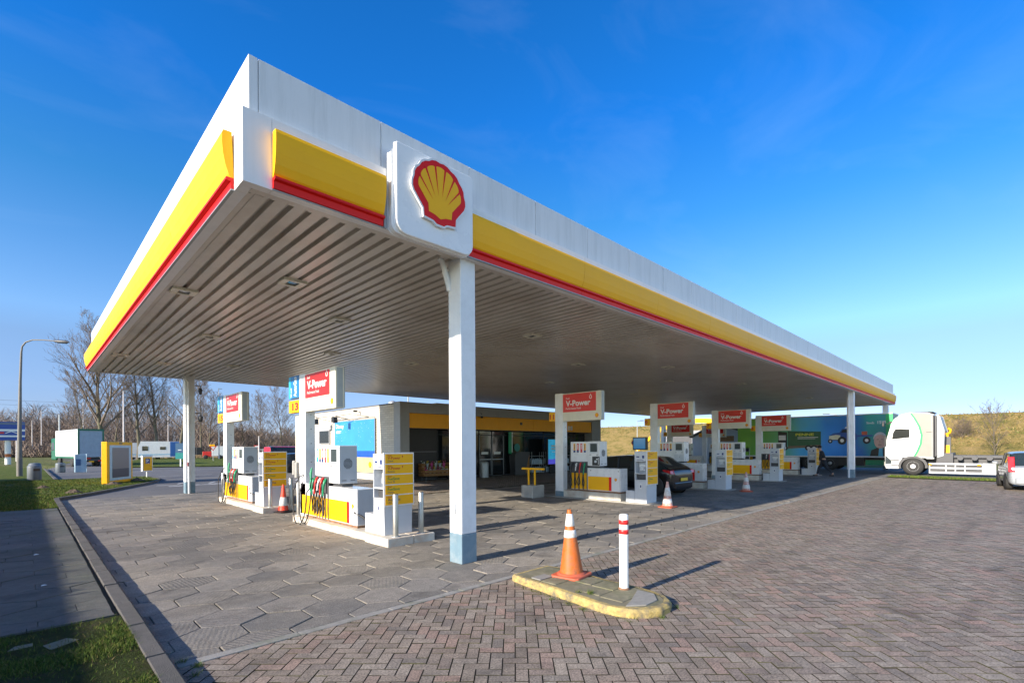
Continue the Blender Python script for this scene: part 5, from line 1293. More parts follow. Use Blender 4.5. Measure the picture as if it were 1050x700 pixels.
mb = MB(); mb.box(.7, 1.8, .2, TL - .2, .72, .93); mb.box(.15, .9, 1.6, 3.6, .35, .9, 0); mb.box(.05, .6, .5, 1.5, .42, .75, 1); mb.box(.1, .7, 3.7, 4.4, .4, .9, 0); mb.build('chassis', [black, greenp], t)
for yy in (4.2, 5.5, 6.8):
    wt, wr_ = MB(), MB(); r_ = .50
    wt.lathe([(r_ * .58, -.16), (r_ * .95, -.16), (r_, -.12), (r_, .12), (r_ * .95, .16), (r_ * .58, .16)], (.2, yy - .6, r_), 28, 0, 'x'); o = wt.build('wheel', tyre, t)
    wr_.lathe([(r_ * .585, -.10), (r_ * .56, -.165), (r_ * .48, -.10), (r_ * .28, -.10), (r_ * .24, -.18), (0, -.18)], (.2, yy - .6, r_), 24, 0, 'x')
    wr_.build('rim', [galv], o)
    wt = MB(); wt.lathe([(.29, -.16), (r_, -.12), (r_, .12), (.29, .16)], (2.3, yy - .6, r_), 24, 0, 'x'); wt.build('wheel', tyre, t)
mb = MB(); mb.box(-.03, -.02, 5.9, 6.0, .85, .92); mb.build('marker_lamp', orange, t)
# painted pictures (flat print on the side)
mb = MB(); e = -.005
def mp(pts, mi, dx=0): mb.add([(e - dx, y, z) for y, z in pts], [tuple(range(len(pts)))], mi)
# px -> mural y: larger y = further left in the photo
# container truck, left
marks = [0]
def squeeze(i0, sy, oy, sz, oz):
    marks.append(len(mb.v))
    mb.v[i0:] = [(v[0], v[1] * sy + oy, v[2] * sz + oz) for v in mb.v[i0:]]
i0 = len(mb.v)
mp([(9.9, 1.55), (9.2, 1.55), (9.2, 3.0), (9.9, 3.1)], 4); mp([(9.85, 2.2), (9.3, 2.2), (9.3, 2.7), (9.85, 2.7)], 5, .002)
mp([(9.15, 1.6), (6.7, 1.72), (6.7, 3.0), (9.15, 3.12)], 0); mp([(9.15, 1.35), (6.8, 1.5), (6.7, 1.72), (9.15, 1.6)], 3)
mb.text('PENNE', (e - .003, 8.55, 2.62), -Y_, Z_, .34, 6, .02, width=1.35); mb.box(e - .003, e - .002, 6.9, 8.4, 2.42, 2.48, 5); mb.box(e - .003, e - .002, 7.1, 8.4, 2.3, 2.34, 5)
for yy in (7.2, 7.6, 9.4): mb.lathe([(.26, 0), (0, -.001)], (e - .004, yy, 1.42), 18, 4, 'x'); mb.lathe([(.12, 0), (0, -.001)], (e - .007, yy, 1.42), 12, 5, 'x')
squeeze(i0, .891, -1.83, .75, .53); i0 = len(mb.v)
# vintage blue truck, middle
mp([(5.75, 1.95), (5.72, 2.45), (5.3, 2.72), (4.7, 2.78), (4.45, 3.15), (3.35, 3.22), (3.25, 2.75), (3.05, 2.6), (3.05, 2.05), (3.4, 1.95)], 1)
mp([(5.72, 2.05), (5.70, 2.45), (5.0, 2.55), (4.6, 2.5), (4.7, 2.05)], 2, .002); mp([(4.55, 2.78), (4.38, 3.08), (3.95, 3.10), (3.95, 2.78)], 4, .002); mp([(3.85, 2.78), (3.85, 3.10), (3.42, 3.12), (3.42, 2.78)], 4, .002); mp([(4.2, 3.2), (3.4, 3.25), (3.4, 3.38), (4.1, 3.36)], 5, .002)
mp([(3.05, 2.3), (1.6, 2.35), (1.6, 2.48), (3.05, 2.5)], 1); mp([(2.6, 2.5), (2.1, 2.5), (2.1, 2.85), (2.6, 2.85)], 7, .002)
for yy, rr in ((4.45, .42), (2.15, .36), (5.6, .22)): mb.lathe([(rr, 0), (0, -.001)], (e - .004, yy, 1.95 if rr > .3 else 1.9), 20, 4, 'x'); mb.lathe([(rr * .45, 0), (0, -.001)], (e - .007, yy, 1.95 if rr > .3 else 1.9), 14, 5, 'x')
squeeze(i0, .622, .075, .68, .78); i0 = len(mb.v)
# lettering
mb.text('Sinds', (e, 1.42, 3.22), -Y_, Z_, .22, 5, .0); mb.text('1598', (e, .80, 3.22), -Y_, Z_, .27, 5, .012); i0 = len(mb.v); marks.append(i0)
# plain generic portrait
mp([(1.55, 1.04), (1.45, 1.45), (1.1, 1.62), (.65, 1.60), (.2, 1.4), (.1, 1.04)], 4); mp([(1.0, 1.04), (.95, 1.6), (.72, 1.6), (.7, 1.04)], 8, .002)
hd = [(1.0 + -.12 + .40 * math.cos(R(a)), 2.1 + .52 * math.sin(R(a))) for a in range(0, 360, 20)]; mp(hd, 9, .003)
hr = [(.88 + .45 * math.cos(R(a)), 2.22 + .52 * math.sin(R(a))) for a in range(0, 181, 15)] + [(.88 + .36 * math.cos(R(a)), 2.3 + .26 * math.sin(R(a))) for a in range(180, -1, -15)]; mp(hr, 10, .005)
for yy in (1.03, .75): mb.box(e - .008, e - .006, yy - .06, yy + .06, 2.2, 2.235, 3)
mb.box(e - .008, e - .006, .86, .92, 1.98, 2.15, 11); mb.box(e - .008, e - .006, .78, 1.0, 1.82, 1.86, 3)
squeeze(i0, .85, -.08, .95, .05)
pr_ = lambda n, c_: mat('print_' + n, c_, .4, var=.15)
prm = [pr_('bottle_green', (0.028, 0.133, 0.067)), pr_('truck_blue', (0.028, 0.095, 0.380)), pr_('bonnet_cream', (0.800, 0.798, 0.570)), pr_('brown', (0.190, 0.133, 0.095)), pr_('black', (0.015, 0.019, 0.023)), pr_('white', (0.800, 0.800, 0.800)), pr_('lettering_yellow', (0.800, 0.798, 0.076)), pr_('crate_red', (0.570, 0.114, 0.057)), pr_('sky', (0.114, 0.570, 0.798)), pr_('face', (0.722, 0.456, 0.361)), pr_('grey_hair', (0.608, 0.627, 0.627)), pr_('face_shade', (0.532, 0.304, 0.228))]
for nm_, a_, b_ in zip(('container_truck_print', 'vintage_truck_print', 'lettering', 'portrait_print'), marks[:-1], marks[1:]):
    q_ = MB(); q_.v = mb.v[a_:b_]
    for f_, m_, s_ in zip(mb.f, mb.m, mb.s):
        if a_ <= f_[0] < b_: q_.f.append(tuple(i - a_ for i in f_)); q_.m.append(m_); q_.s.append(s_)
    q_.build(nm_, prm, bx, fix=False)

# ================================================================== PERSON
t = thing('person', 'person in a black jacket and dark trousers striding to the left past the far pumps', 'person', (32.6, 7.42, 0), R(103))
def skinbody(name, verts, edges, rad, m, parent, root=0, sub=2):
    me = bpy.data.meshes.new(name); me.from_pydata(verts, edges, []); o = bpy.data.objects.new(name, me); COL.objects.link(o); o.parent = parent
    md = o.modifiers.new('skin', 'SKIN'); md.use_smooth_shade = True
    for i, r_ in enumerate(rad):
        sv = me.skin_vertices[0].data[i]; sv.radius = (r_, r_) if not isinstance(r_, tuple) else r_; sv.use_root = (i == root)
    s2 = o.modifiers.new('sub', 'SUBSURF'); s2.levels = sub; s2.render_levels = sub
    me.materials.append(m); return o
V = []; E_ = []; RD = []
def nv(p, r_, par=None):
    V.append(p); RD.append(r_); i = len(V) - 1
    if par is not None: E_.append((par, i))
    return i
pel = nv((0, 0, .90), (.15, .11)); sp1 = nv((.04, 0, 1.08), (.14, .10), pel); sp2 = nv((.11, 0, 1.30), (.17, .115), sp1); nk = nv((.17, 0, 1.46), .06, sp2); hd1 = nv((.22, 0, 1.56), (.085, .09), nk); hd2 = nv((.245, 0, 1.66), (.085, .095), hd1); hd3 = nv((.24, 0, 1.735), .06, hd2)
hands = []
for s_, fw in ((1, -1), (-1, 1)):
    hp = nv((.0, s_ * .10, .86), .105, pel)
    if fw > 0: kn = nv((.26, s_ * .10, .50), .068, hp); an = nv((.36, s_ * .10, .10), .045, kn); toe = nv((.50, s_ * .11, .055), .04, an)
    else: kn = nv((-.12, s_ * .10, .49), .068, hp); an = nv((-.42, s_ * .10, .20), .045, kn); toe = nv((-.34, s_ * .10, .07), .04, an)
    sh = nv((.13, s_ * .19, 1.38), .07, sp2); el = nv((.10 - fw * .10, s_ * .27, 1.12), .052, sh); wr_ = nv((.16 - fw * .06, s_ * .25, .90), .034, el)
    pm_ = nv((.18 - fw * .06, s_ * .25, .83), (.038, .022), wr_)
    for q in range(4):
        f1 = nv((.15 - fw * .06 + q * .022, s_ * .25, .775), .010, pm_); nv((.16 - fw * .06 + q * .022, s_ * .235, .745), .008, f1)
    th_ = nv((.215 - fw * .06, s_ * .235, .81), .010, pm_); nv((.225 - fw * .06, s_ * .23, .78), .008, th_)
body = skinbody('body', V, E_, RD, skin, t)
def subset(idx, infl, name, m):
    mp_ = {i: k for k, i in enumerate(idx)}
    return skinbody(name, [V[i] for i in idx], [(mp_[a], mp_[b]) for a, b in E_ if a in mp_ and b in mp_], [((RD[i][0] + infl, RD[i][1] + infl) if isinstance(RD[i], tuple) else RD[i] + infl) for i in idx], m, t)
names_i = list(range(len(V)))
legs = [pel] + [i for i in names_i if V[i][2] < .87 and abs(abs(V[i][1]) - .10) < .005 and V[i][2] > .09 or (abs(V[i][1]) == .10 and V[i][2] > .09)]
legs = [pel] + [i for i in names_i if abs(abs(V[i][1]) - .10) < 1e-6 and V[i][2] > .09]
subset(legs, .014, 'trousers', jeans)
jk = [pel, sp1, sp2, nk] + [i for i in names_i if abs(V[i][1]) in (.19, .27) or (abs(abs(V[i][1]) - .25) < 1e-6 and abs(V[i][2] - .90) < 1e-6)]
subset(jk, .022, 'jacket', jacket)
mb = MB()
mb.lathe([(0, -.005), (.075, 0), (.105, .05), (.10, .11), (.06, .155), (0, .165)], (.225, 0, 1.62), 16); mb.build('hair', hairm, t)
for fx, fy, fz in ((.40, -.11, .0), (-.40, .10, .02)):
    mb = MB(); mb.box(fx - .08, fx + .18, fy - .045, fy + .045, fz, fz + .085); mb.build('shoe', black, t, bevel=.03)
mb = MB(); mb.box(.332, .336, -.045, -.02, 1.635, 1.645); mb.box(.332, .336, .02, .045, 1.635, 1.645); mb.prism([(.325, 1.63), (.355, 1.595), (.325, 1.59)], 'y', -.012, .012); mb.box(.322, .328, -.025, .025, 1.56, 1.567); mb.build('face_features', mat('face_dark', (.2, .1, .08), .6), t)
# ================================================================== LEFT BACKGROUND
def at(px, d):
    u = (px - 525) / 503.65; c_, s_ = math.cos(.7901), math.sin(.7901)
    return (d * (c_ + u * s_), d * (s_ - u * c_))
def view_rz(px): # rotation so local -Y faces the camera
    x, y = at(px, 10); return math.atan2(y, x) - math.pi / 2
# street lamp with arm
t = thing('street_lamp', 'tall grey street lamp with a long curved arm on the lawn at the left', 'street lamp', (-.28, 45.6, .05))
ax, ay = math.cos(.7901 - math.pi / 2), math.sin(.7901 - math.pi / 2)
P = [(0, 0, 0), (.02, 0, 3.0), (.08, .0, 6.2), (.16, 0, 8.1)]
mb = MB(); mb.tube([(ax * p[0], ay * p[0], p[2]) for p in P], [.13, .11, .075, .06], 14); 
mb.tube([(0, 0, 0), (.0, 0, 1.2)], .15, 14); po = mb.build('pole', lampgrey, t)
A = [(.16, 8.1), (.22, 8.5), (.45, 8.78), (.9, 8.93), (1.6, 8.92), (2.5, 8.84)]
mb = MB(); mb.tube([(ax * a, ay * a, b) for a, b in A], [.055, .05, .045, .04, .038, .035], 10); mb.build('arm', lampgrey, po)
mb = MB(); mb.tube([(ax * 2.3, ay * 2.3, 8.85), (ax * 2.6, ay * 2.6, 8.82), (ax * 3.1, ay * 3.1, 8.78), (ax * 3.3, ay * 3.3, 8.77)], [.05, .11, .12, .03], 10); mb.build('lamp_head', darkgrey, po)
# bins
def bin_(loc, label, h=.80, r=.30):
    t = thing('litter_bin', label, 'litter bin', loc, .3, 'grey round litter bins on the left lawn')
    mb = MB(); mb.lathe([(r * .92, 0), (r, .05), (r, h - .06), (r * .96, h), (r * .7, h + .05), (0, h + .07)], n=22); mb.build('drum', mat('bin_grey', (.13, .15, .17), .5, var=.1), t)
    mb = MB(); mb.box(-.14, .14, -r - .01, -r + .06, h - .28, h - .15); mb.build('opening', black, t)
bin_((.35, 38.3, .09), 'dark grey round litter bin on the lawn near the street lamp, nearest one')
bin_((.42, 43.5, .09), 'dark grey round litter bin just behind the nearest bin')
bin_((1.95, 52.4, -.018), 'grey round litter bin beside the pale blue service kiosk', .72)
t = thing('service_kiosk', 'pale blue air and water service kiosk beside the parked box lorry', 'kiosk', (3.1, 52.0, -.018), 0)
kb = mat('kiosk_pale_blue', (.30, .42, .50), .5); mb = MB(); mb.prism([(-.5, 0), (.5, 0), (.5, 1.28), (.1, 1.42), (-.5, 1.42)], 'x', -.35, .35); mb.build('body', kb, t, bevel=.03)
mb = MB(); mb.box(-.30, .0, -.53, -.50, .55, 1.05, 0); mb.box(-.36, -.345, -.4, .3, 1.0, 1.3, 1); mb.build('panel', [mat('kiosk_blue', (.03, .10, .22), .4), whitep], t)
t = thing('box_lorry', 'white box lorry with green frame and roll-up rear door parked on the left', 'lorry', (3.82, 67.0, -.018), R(9))
t.scale = (.84, 1, 1)
mb = MB(); mb.box(0, 2.5, 0, 9, 1.0, 3.9); mb.build('box_body', whitec, t, bevel=.03)
gfr = mat('dark_green_frame', (.01, .12, .07), .4)
mb = MB(); mb.box(-.03, .14, -.04, 0, .9, 3.93); mb.box(2.36, 2.53, -.04, 0, .9, 3.93); mb.box(.14, 2.36, -.04, 0, 3.72, 3.93); mb.box(-.04, 0, .1, 9, .88, 1.05); mb.build('frame', gfr, t)
mb = MB(); mb.box(.16, 2.34, -.02, 0, 1.02, 3.70); mb.build('roller_door', mat('roller_door', (.30, .36, .43), .45), t)
mb = MB(); mb.box(0, 2.5, -.1, 0, .62, .74, 0); mb.box(.2, 1.2, -.08, 0, .82, .92, 1); mb.box(1.9, 2.4, -.12, -.02, .55, .68, 1); mb.box(1.0, 1.5, -.11, -.1, .48, .60, 2); mb.box(.3, 2.2, .2, 8.5, .5, .95, 3); mb.build('rear_bar', [darkgrey, redp, yellow, black], t)
for yy in (1.4, 2.7, 7.8):
    for xx in (.2, 2.3):
        mb = MB(); mb.lathe([(.25, -.14), (.48, -.14), (.5, 0), (.48, .14), (.25, .14)], (xx, yy, .5), 22, 0, 'x'); mb.lathe([(.25, -.1), (.0, -.1)], (xx, yy, .5), 16, 1, 'x'); mb.build('wheel', [tyre, galv], t)
mb = MB(); mb.box(.05, 2.45, 9.3, 11.2, .6, 3.1); mb.build('cab', gfr, t, bevel=.15); mb = MB(); mb.box(.04, .06, 9.8, 10.8, 1.7, 2.6); mb.build('cab_window', carglass, t)
# yellow notice board (leans along the driveway)
t = thing('notice_board', 'large yellow framed notice board with a blank grey panel on the left lawn', 'notice board', (2.88, 31.4, .02), R(59))
mb = MB(); mb.box(0, 2.45, 0, .26, .02, 2.15); b = mb.build('cabinet', yellow, t, bevel=.03)
mb = MB(); mb.box(.19, 2.26, -.012, .0, .20, 1.98); mb.build('frame', mat('pale_blue_frame', (.45, .60, .64), .4), b)
def grille_mat():
    m = bpy.data.materials.new('perforated_panel'); nt, N, Lk, bb_ = nodes_of(m); tc = N.new('ShaderNodeTexCoord'); w = N.new('ShaderNodeTexWave'); w.bands_direction = 'Z'; w.inputs['Scale'].default_value = 9
    Lk.new(tc.outputs['Object'], w.inputs['Vector']); cr = N.new('ShaderNodeValToRGB'); cr.color_ramp.elements[0].color = (.12, .11, .09, 1); cr.color_ramp.elements[1].color = (.33, .31, .27, 1)
    Lk.new(w.outputs['Fac'], cr.inputs[0]); Lk.new(cr.outputs[0], bb_.inputs['Base Color']); bb_.inputs['Roughness'].default_value = .4; return m
mb = MB(); mb.box(.42, 2.02, -.020, -.012, .78, 1.85, 0); mb.box(.42, 2.02, -.020, -.012, .33, .78, 1); mb.build('panel', [grille_mat(), darkgrey], b)
mb = MB(); mb.box(1.1, 1.4, -.006, 0, 2.04, 2.1); mb.build('small_plate', darkgrey, b)
def molehill(x, y, s_, label):
    mb = MB(); n = 12; V = [(x, y, .09 + s_ * .55)]
    r3 = random.Random(int(x * 100))
    for rr, zz in ((.45, .42), (.8, .2), (1.2, 0)):
        for k in range(n): a = 2 * math.pi * k / n; q = r3.uniform(.8, 1.2); V.append((x + s_ * rr * q * math.cos(a), y + s_ * rr * q * math.sin(a), .085 + s_ * zz * r3.uniform(.7, 1.2)))
    F = [(0, 1 + k, 1 + (k + 1) % n) for k in range(n)]
    for l in range(2): F += [(1 + l * n + k, 1 + l * n + (k + 1) % n, 1 + (l + 1) * n + (k + 1) % n, 1 + (l + 1) * n + k) for k in range(n)]
    mb.add(V, F, 0); o = mb.build('molehill', mat('earth', (.12, .085, .055), .95, var=.3, scale=8, bump=.8, bscale=40), None); tag(o, label, 'earth mound', 'brown earth mounds on the left lawn')
molehill(1.35, 24.9 + 1.2, .25, 'brown earth mound on the lawn just inside the kerb corner'); molehill(3.05, 30.6, .28, 'brown earth mound at the left foot of the yellow notice board'); molehill(4.3, 33.3, .30, 'brown earth mound at the right foot of the yellow notice board'); molehill(.55, 30.2, .22, 'brown earth mound on the lawn in front of the bins')
# parking sign
t = thing('parking_sign', 'orange-yellow board with dark blue P on a short post by the drive', 'sign', (5.25, 36.9, .03), R(38))
mb = MB(); mb.box(-.03, .03, -.03, .03, 0, .5); mb.build('post', galv, t)
mb = MB(); mb.box(-.36, .36, -.05, .05, .42, 1.38, 1); mb.box(-.30, .32, -.056, -.05, .46, 1.28, 0); mb.box(-.16, .16, -.060, -.056, .88, 1.2, 2); mb.text('P', (-.09, -.062, .92), X_, Z_, .32, 1, .02); mb.build('board', [yellow, whitep, navy], t)
# teal info sign on post
t = thing('route_sign', 'small teal and dark blue sign on a thin white post behind the drive', 'sign', (10.9, 57.6, .05), R(-30))
mb = MB(); mb.box(-.05, .05, -.05, .05, 0, 1.0); mb.build('post', whitep, t); mb = MB(); mb.box(-.42, .42, -.07, -.03, .75, 1.35, 0); mb.box(-.42, .42, -.07, -.03, 1.37, 2.3, 1); mb.box(-.2, .1, -.075, -.07, 1.6, 1.66, 2); mb.build('board', [mat('teal', (.02, .22, .20), .4), mat('slate_blue', (.04, .10, .18), .4), whitep], t)
# caravans / vans behind the lawn island
def small_box_vehicle(name, label, cat, px, d, Lc, H, cols, split=None, rzadd=0):
    x, y = at(px, d); t = thing(name, label, cat, (x, y, 0), view_rz(px) + rzadd)
    mb = MB(); mb.prism([(-Lc / 2, .45), (Lc / 2, .45), (Lc / 2, H - .15), (Lc / 2 - .15, H), (-Lc / 2 + .35, H), (-Lc / 2, H - .9)], 'y', 0, 2.2); mb.build('body', cols[0], t, bevel=.06)
    if split: mb = MB(); mb.box(split, Lc / 2 + .02, -.02, 2.22, .5, H + .02); mb.build('blue_part', cols[1], t, bevel=.03)
    mb = MB(); mb.box(-Lc / 2 + .5, -Lc / 2 + 1.3, -.02, 0, H * .5, H * .75); mb.box(-.4, .4, -.02, 0, H * .55, H * .72); mb.build('window', carglass, t)
    mb = MB(); mb.box(-Lc / 2, split or Lc / 2, -.015, 0, .8, .9); mb.build('stripe', bluel, t)
    for xx in (-Lc * .3, Lc * .3):
        mb = MB(); mb.lathe([(.2, -.1), (.38, -.1), (.38, .1), (.2, .1)], (xx, .12, .38), 18, 0, 'y'); mb.lathe([(.2, -.08), (0, -.08)], (xx, .12, .38), 14, 1, 'y'); mb.build('wheel', [tyre, galv], t)
small_box_vehicle('camper_van', 'white camper van with a blue rear section parked between the bare trees', 'camper van', 167, 83, 6.6, 3.0, [whitec, mat('camper_blue', (.02, .10, .33), .4)], 1.0)
small_box_vehicle('delivery_van', 'white van with green marking parked left of the camper van', 'van', 127, 84, 4.0, 2.8, [whitec], None)
# red and white maintenance vehicle
x, y = at(217, 84); t = thing('road_works_vehicle', 'red and white road works vehicle with a yellow lamp behind the green verge', 'lorry', (x, y, 0), view_rz(217))
mb = MB(); mb.box(-1.3, 0, 0, 2, .4, 1.3, 0); mb.box(0, 1.8, 0, 2, .5, 2.2, 1); mb.box(-.3, .5, .3, 1.5, 2.2, 2.5, 2); mb.build('body', [redp, whitep, yellow], t, bevel=.05)
for xx in (-.9, 1.2): mb = MB(); mb.lathe([(.15, -.1), (.36, -.1), (.36, .1), (.15, .1)], (xx, 0, .36), 16, 0, 'y'); mb.build('wheel', tyre, t)
def yield_sign(px, d, H, label, s_=.45):
    x, y = at(px, d); t = thing('yield_sign', label, 'road sign', (x, y, 0), view_rz(px), 'red and white give-way triangles')
    mb = MB(); mb.tube([(0, 0, 0), (0, 0, H)], .035, 6); mb.build('post', galv, t)
    mb = MB(); mb.prism([(-s_, H), (s_, H), (0, H - s_ * 1.6)], 'y', -.06, -.04, 0); mb.prism([(-s_ * .62, H - s_ * .2), (s_ * .62, H - s_ * .2), (0, H - s_ * 1.2)], 'y', -.065, -.06, 1); mb.build('triangle', [redp, whitep], t)
yield_sign(218.5, 70, 2.15, 'give-way triangle on a post in front of the road works vehicle'); yield_sign(263.5, 66, 2.2, 'give-way triangle on a post right of pump 15', .4)
# concrete posts by the shop, fence rail
for (x, y, lb) in ((13.15, 34.6, 'weathered concrete post at the rear corner of the shop'), (11.9, 30.9, 'weathered concrete post left of sign 13 with a dark mark')):
    t = thing('concrete_post', lb, 'post', (x, y, -.018), 0); mb = MB(); mb.lathe([(.13, 0), (.13, .88), (.10, .95), (0, .96)], n=14); mb.build('shaft', concrete, t)
x0, y0 = at(262, 72); x1, y1 = at(303, 62)
t = thing('guard_rail', 'grey steel guard rail running behind the parked cars', 'guard rail', (x0, y0, 0))
mb = MB(); mb.tube([(0, 0, 1.6), (x1 - x0, y1 - y0, 1.6)], .05, 6); mb.tube([(0, 0, .9), (x1 - x0, y1 - y0, .9)], .05, 6); mb.build('rail', galv, t)
for k in range(6): mb = MB(); f = k / 5; mb.box((x1 - x0) * f - .05, (x1 - x0) * f + .05, (y1 - y0) * f - .05, (y1 - y0) * f + .05, 0, 1.7); mb.build('post', galv, t)
# far blue sign canopy at the left edge
x, y = at(8, 60); t = thing('blue_price_sign', 'broad blue and white sign box on a white pole at the left edge', 'sign', (x, y, 0), view_rz(8))
mb = MB(); mb.tube([(0, 0, 0), (0, 0, 3.0)], .28, 14); mb.tube([(0, 0, .9), (0, 0, 1.3)], .285, 14, 1); mb.build('pole', [whitep, orange], t)
bs = mat('sign_blue', (.015, .06, .30), .4); mb = MB(); mb.box(-6, 1.5, -.5, .8, 2.95, 5.2, 0); mb.box(-6, 1.5, -.51, -.5, 4.05, 4.30, 1); mb.box(-6, 1.5, -.51, -.5, 3.35, 3.55, 1); mb.box(-6, 1.5, -.51, -.5, 4.85, 5.1, 2)
mb.add([(-.2, -.52, 3.75), (.3, -.52, 4.0), (.8, -.52, 3.75), (.8, -.52, 3.85), (.3, -.52, 4.1), (-.2, -.52, 3.85)], [(0, 1, 4, 5), (1, 2, 3, 4)], 1); mb.box(-2, -.3, -.52, -.51, 3.75, 3.95, 3); mb.build('sign_box', [bs, whitep, mat('sign_blue_grey', (.12, .16, .24), .5), redp], t)
# thin poles
for j, (px, d, H, lb) in enumerate(((17, 75, 4.6, 'short grey pole behind the near street lamp'), (33, 120, 9.0, 'slim pale pole at the wood edge, leftmost of three'), (42.5, 118, 11.0, 'slim pale pole right of the leftmost one at the wood edge'), (61, 62, 6.2, 'thin pole behind the round bin left of the box lorry'), (85.5, 110, 12.5, 'slim mast rising behind the white box lorry'), (126.8, 66, 9.6, 'pinkish white mast between the bare trees'), (172.5, 118, 11.5, 'slim pale mast above the camper van'), (224.5, 84, 12, 'slim grey mast beside the post of sign 15'), (265.5, 64, 3.4, 'short grey pole beside the guard rail'))):
    x, y = at(px, d); t = thing('lamp_mast', lb, 'mast', (x, y, 0), 0, 'slim masts beyond the forecourt')
    mb = MB(); mb.tube([(0, 0, 0), (0, 0, H)], [.11, .06], 8); mb.build('shaft', mat('mast_paint', (.62, .56, .54), .5) if j != 3 else galv, t)
    if H > 9: mb = MB(); mb.box(-.06, .5, -.08, .08, H - .02, H + .08); mb.build('lamp_head', galv, t)
x, y = at(653.5, 62); t = thing('street_lamp', 'slim street lamp with a small head in front of the grass bank', 'street lamp', (x, y, 0), view_rz(653))
mb = MB(); mb.tube([(0, 0, 0), (0, 0, 4.9)], [.06, .04], 8); mb.build('pole', galv, t); mb = MB(); mb.tube([(0, 0, 4.9), (.5, 0, 5.0)], .03, 6); mb.box(.35, .8, -.08, .08, 4.95, 5.05); mb.build('lamp_head', darkgrey, t)
x, y = at(651, 44); t = thing('no_stopping_sign', 'round blue sign with red rim on a post before the grass bank', 'road sign', (x, y, 0), view_rz(651))
mb = MB(); mb.tube([(0, 0, 0), (0, 0, 2.3)], .03, 8); mb.build('post', galv, t); mb = MB(); mb.lathe([(.30, -.06), (.30, -.04)], (0, 0, 2.1), 24, 0, 'y'); mb.lathe([(.22, -.065), (.22, -.06)], (0, 0, 2.1), 24, 1, 'y'); mb.build('disc', [redp, blue], t)
x, y = at(859, 66); t = thing('street_lamp', 'far street lamp showing over the roof of the mural trailer', 'street lamp', (x, y, 0), view_rz(859))
mb = MB(); mb.tube([(0, 0, 0), (0, 0, 5.6), (-.15, 0, 5.9), (-.9, 0, 6.0)], .06, 8); mb.build('pole', galv, t); mb = MB(); mb.box(-1.7, -.9, -.1, .1, 5.93, 6.05); mb.build('lamp_head', darkgrey, t)
# power line
x0, y0 = at(-150, 190); x1, y1 = at(330, 330)
for j, (z0, lb) in enumerate(((24, 'topmost'), (22, 'second'), (18.2, 'third'), (14.5, 'lowest'))):
    mb = MB(); pts = []
    for k in range(25): f = k / 24; pts.append((x0 + (x1 - x0) * f, y0 + (y1 - y0) * f, z0 + 6 * f - 2 * math.sin(math.pi * f)))
    mb.tube(pts, .05, 4); o = mb.build('power_cable', greymetal, None); tag(o, 'thin overhead power cable in the sky at the left, %s of four' % lb, 'power cable', 'overhead power cables')

# ================================================================== TREES
def branch(mb, p, d, r, L_, lvl, rg, kids_, rmin=.016, sides=3):
    n = 3; pts = [p]; rad = [r]; q = p.copy(); dd = d.copy()
    for k in range(n):
        dd = (dd + Vector((rg.uniform(-1, 1), rg.uniform(-1, 1), rg.uniform(-.25, .7))) * .16).normalized()
        q = q + dd * L_ / n; pts.append(q.copy()); rad.append(max(rmin * .6, r * (1 - .68 * (k + 1) / n)))
    mb.tube(pts, rad, sides, 0, cap=False)
    if lvl >= len(kids_): return
    for k in range(kids_[lvl]):
        f = .22 + .78 * (k + rg.random()) / kids_[lvl]; f = min(f, .99); i = int(f * n); a = pts[i].lerp(pts[i + 1], f * n - i)
        v = Vector((rg.uniform(-1, 1), rg.uniform(-1, 1), rg.uniform(-.6, .9))); side = (v - dd * v.dot(dd)).normalized(); sp = rg.uniform(.4, .75)
        nd = (dd * (1 - sp * .5) + side * sp + Vector((0, 0, .12))).normalized()
        branch(mb, a, nd, max(rmin, r * (1 - .6 * f) * rg.uniform(.42, .6)), L_ * rg.uniform(.42, .62) * (1.15 - .4 * f), lvl + 1, rg, kids_, rmin)
def tree(label, x, y, H, seed, r=.30, kids_=(6, 5, 4), lean=0, group='bare winter trees', z=0, N=24, spread=.34, first=.22, rmin=.016):
    rg = random.Random(seed); t = thing('bare_tree', label, 'tree', (x, y, z), 0, group)
    a, b = MB(), MB(); n = 9; pts = [Vector((0, 0, -.1))]; rad = [r * 1.25]; dd = Vector((lean, 0, 1)).normalized(); q = pts[0].copy()
    for k in range(n):
        dd = (dd + Vector((rg.uniform(-1, 1), rg.uniform(-1, 1), .5)) * .06).normalized(); q = q + dd * H / n; pts.append(q.copy()); rad.append(max(.02, r * (1 - .93 * ((k + 1) / n) ** .9)))
    a.tube(pts, rad, 9, 0, cap=False)
    for k in range(N):
        f = first + (.98 - first) * (k + rg.random()) / N; i = min(n - 1, int(f * n)); p = pts[i].lerp(pts[i + 1], f * n - i); az = k * 2.4 + rg.uniform(-.5, .5)
        tilt = rg.uniform(.45, .85) * (1.1 - .45 * f); nd = Vector((math.cos(az) * math.sin(tilt), math.sin(az) * math.sin(tilt), math.cos(tilt)))
        Lb = H * spread * rg.uniform(.75, 1.2) * (1.05 - .75 * max(0, f - first)); rb = max(.03, r * (1 - .85 * f) * rg.uniform(.35, .62))
        branch(b, p, nd, rb, Lb, 0, rg, kids_, rmin, 5)
    a.build('trunk', bark, t, fix=False); b.build('crown', twigm, t, fix=False)
    return t
for px, d, H, seed, r, lean, lb in ((106, 80, 19.5, 4, .42, -.03, 'largest bare tree, behind the yellow notice board'), (142, 82, 17, 9, .30, .03, 'bare tree right of the pink mast'), (162, 84, 18, 14, .30, -.02, 'bare tree in front of the camper van'), (184, 80, 18, 23, .28, .02, 'bare tree just left of the rear canopy column')):
    x, y = at(px, d); tree(lb, x, y, H, seed, r, (7, 5, 3), lean, N=26 if px == 106 else 20, spread=.44 if px == 106 else .30)
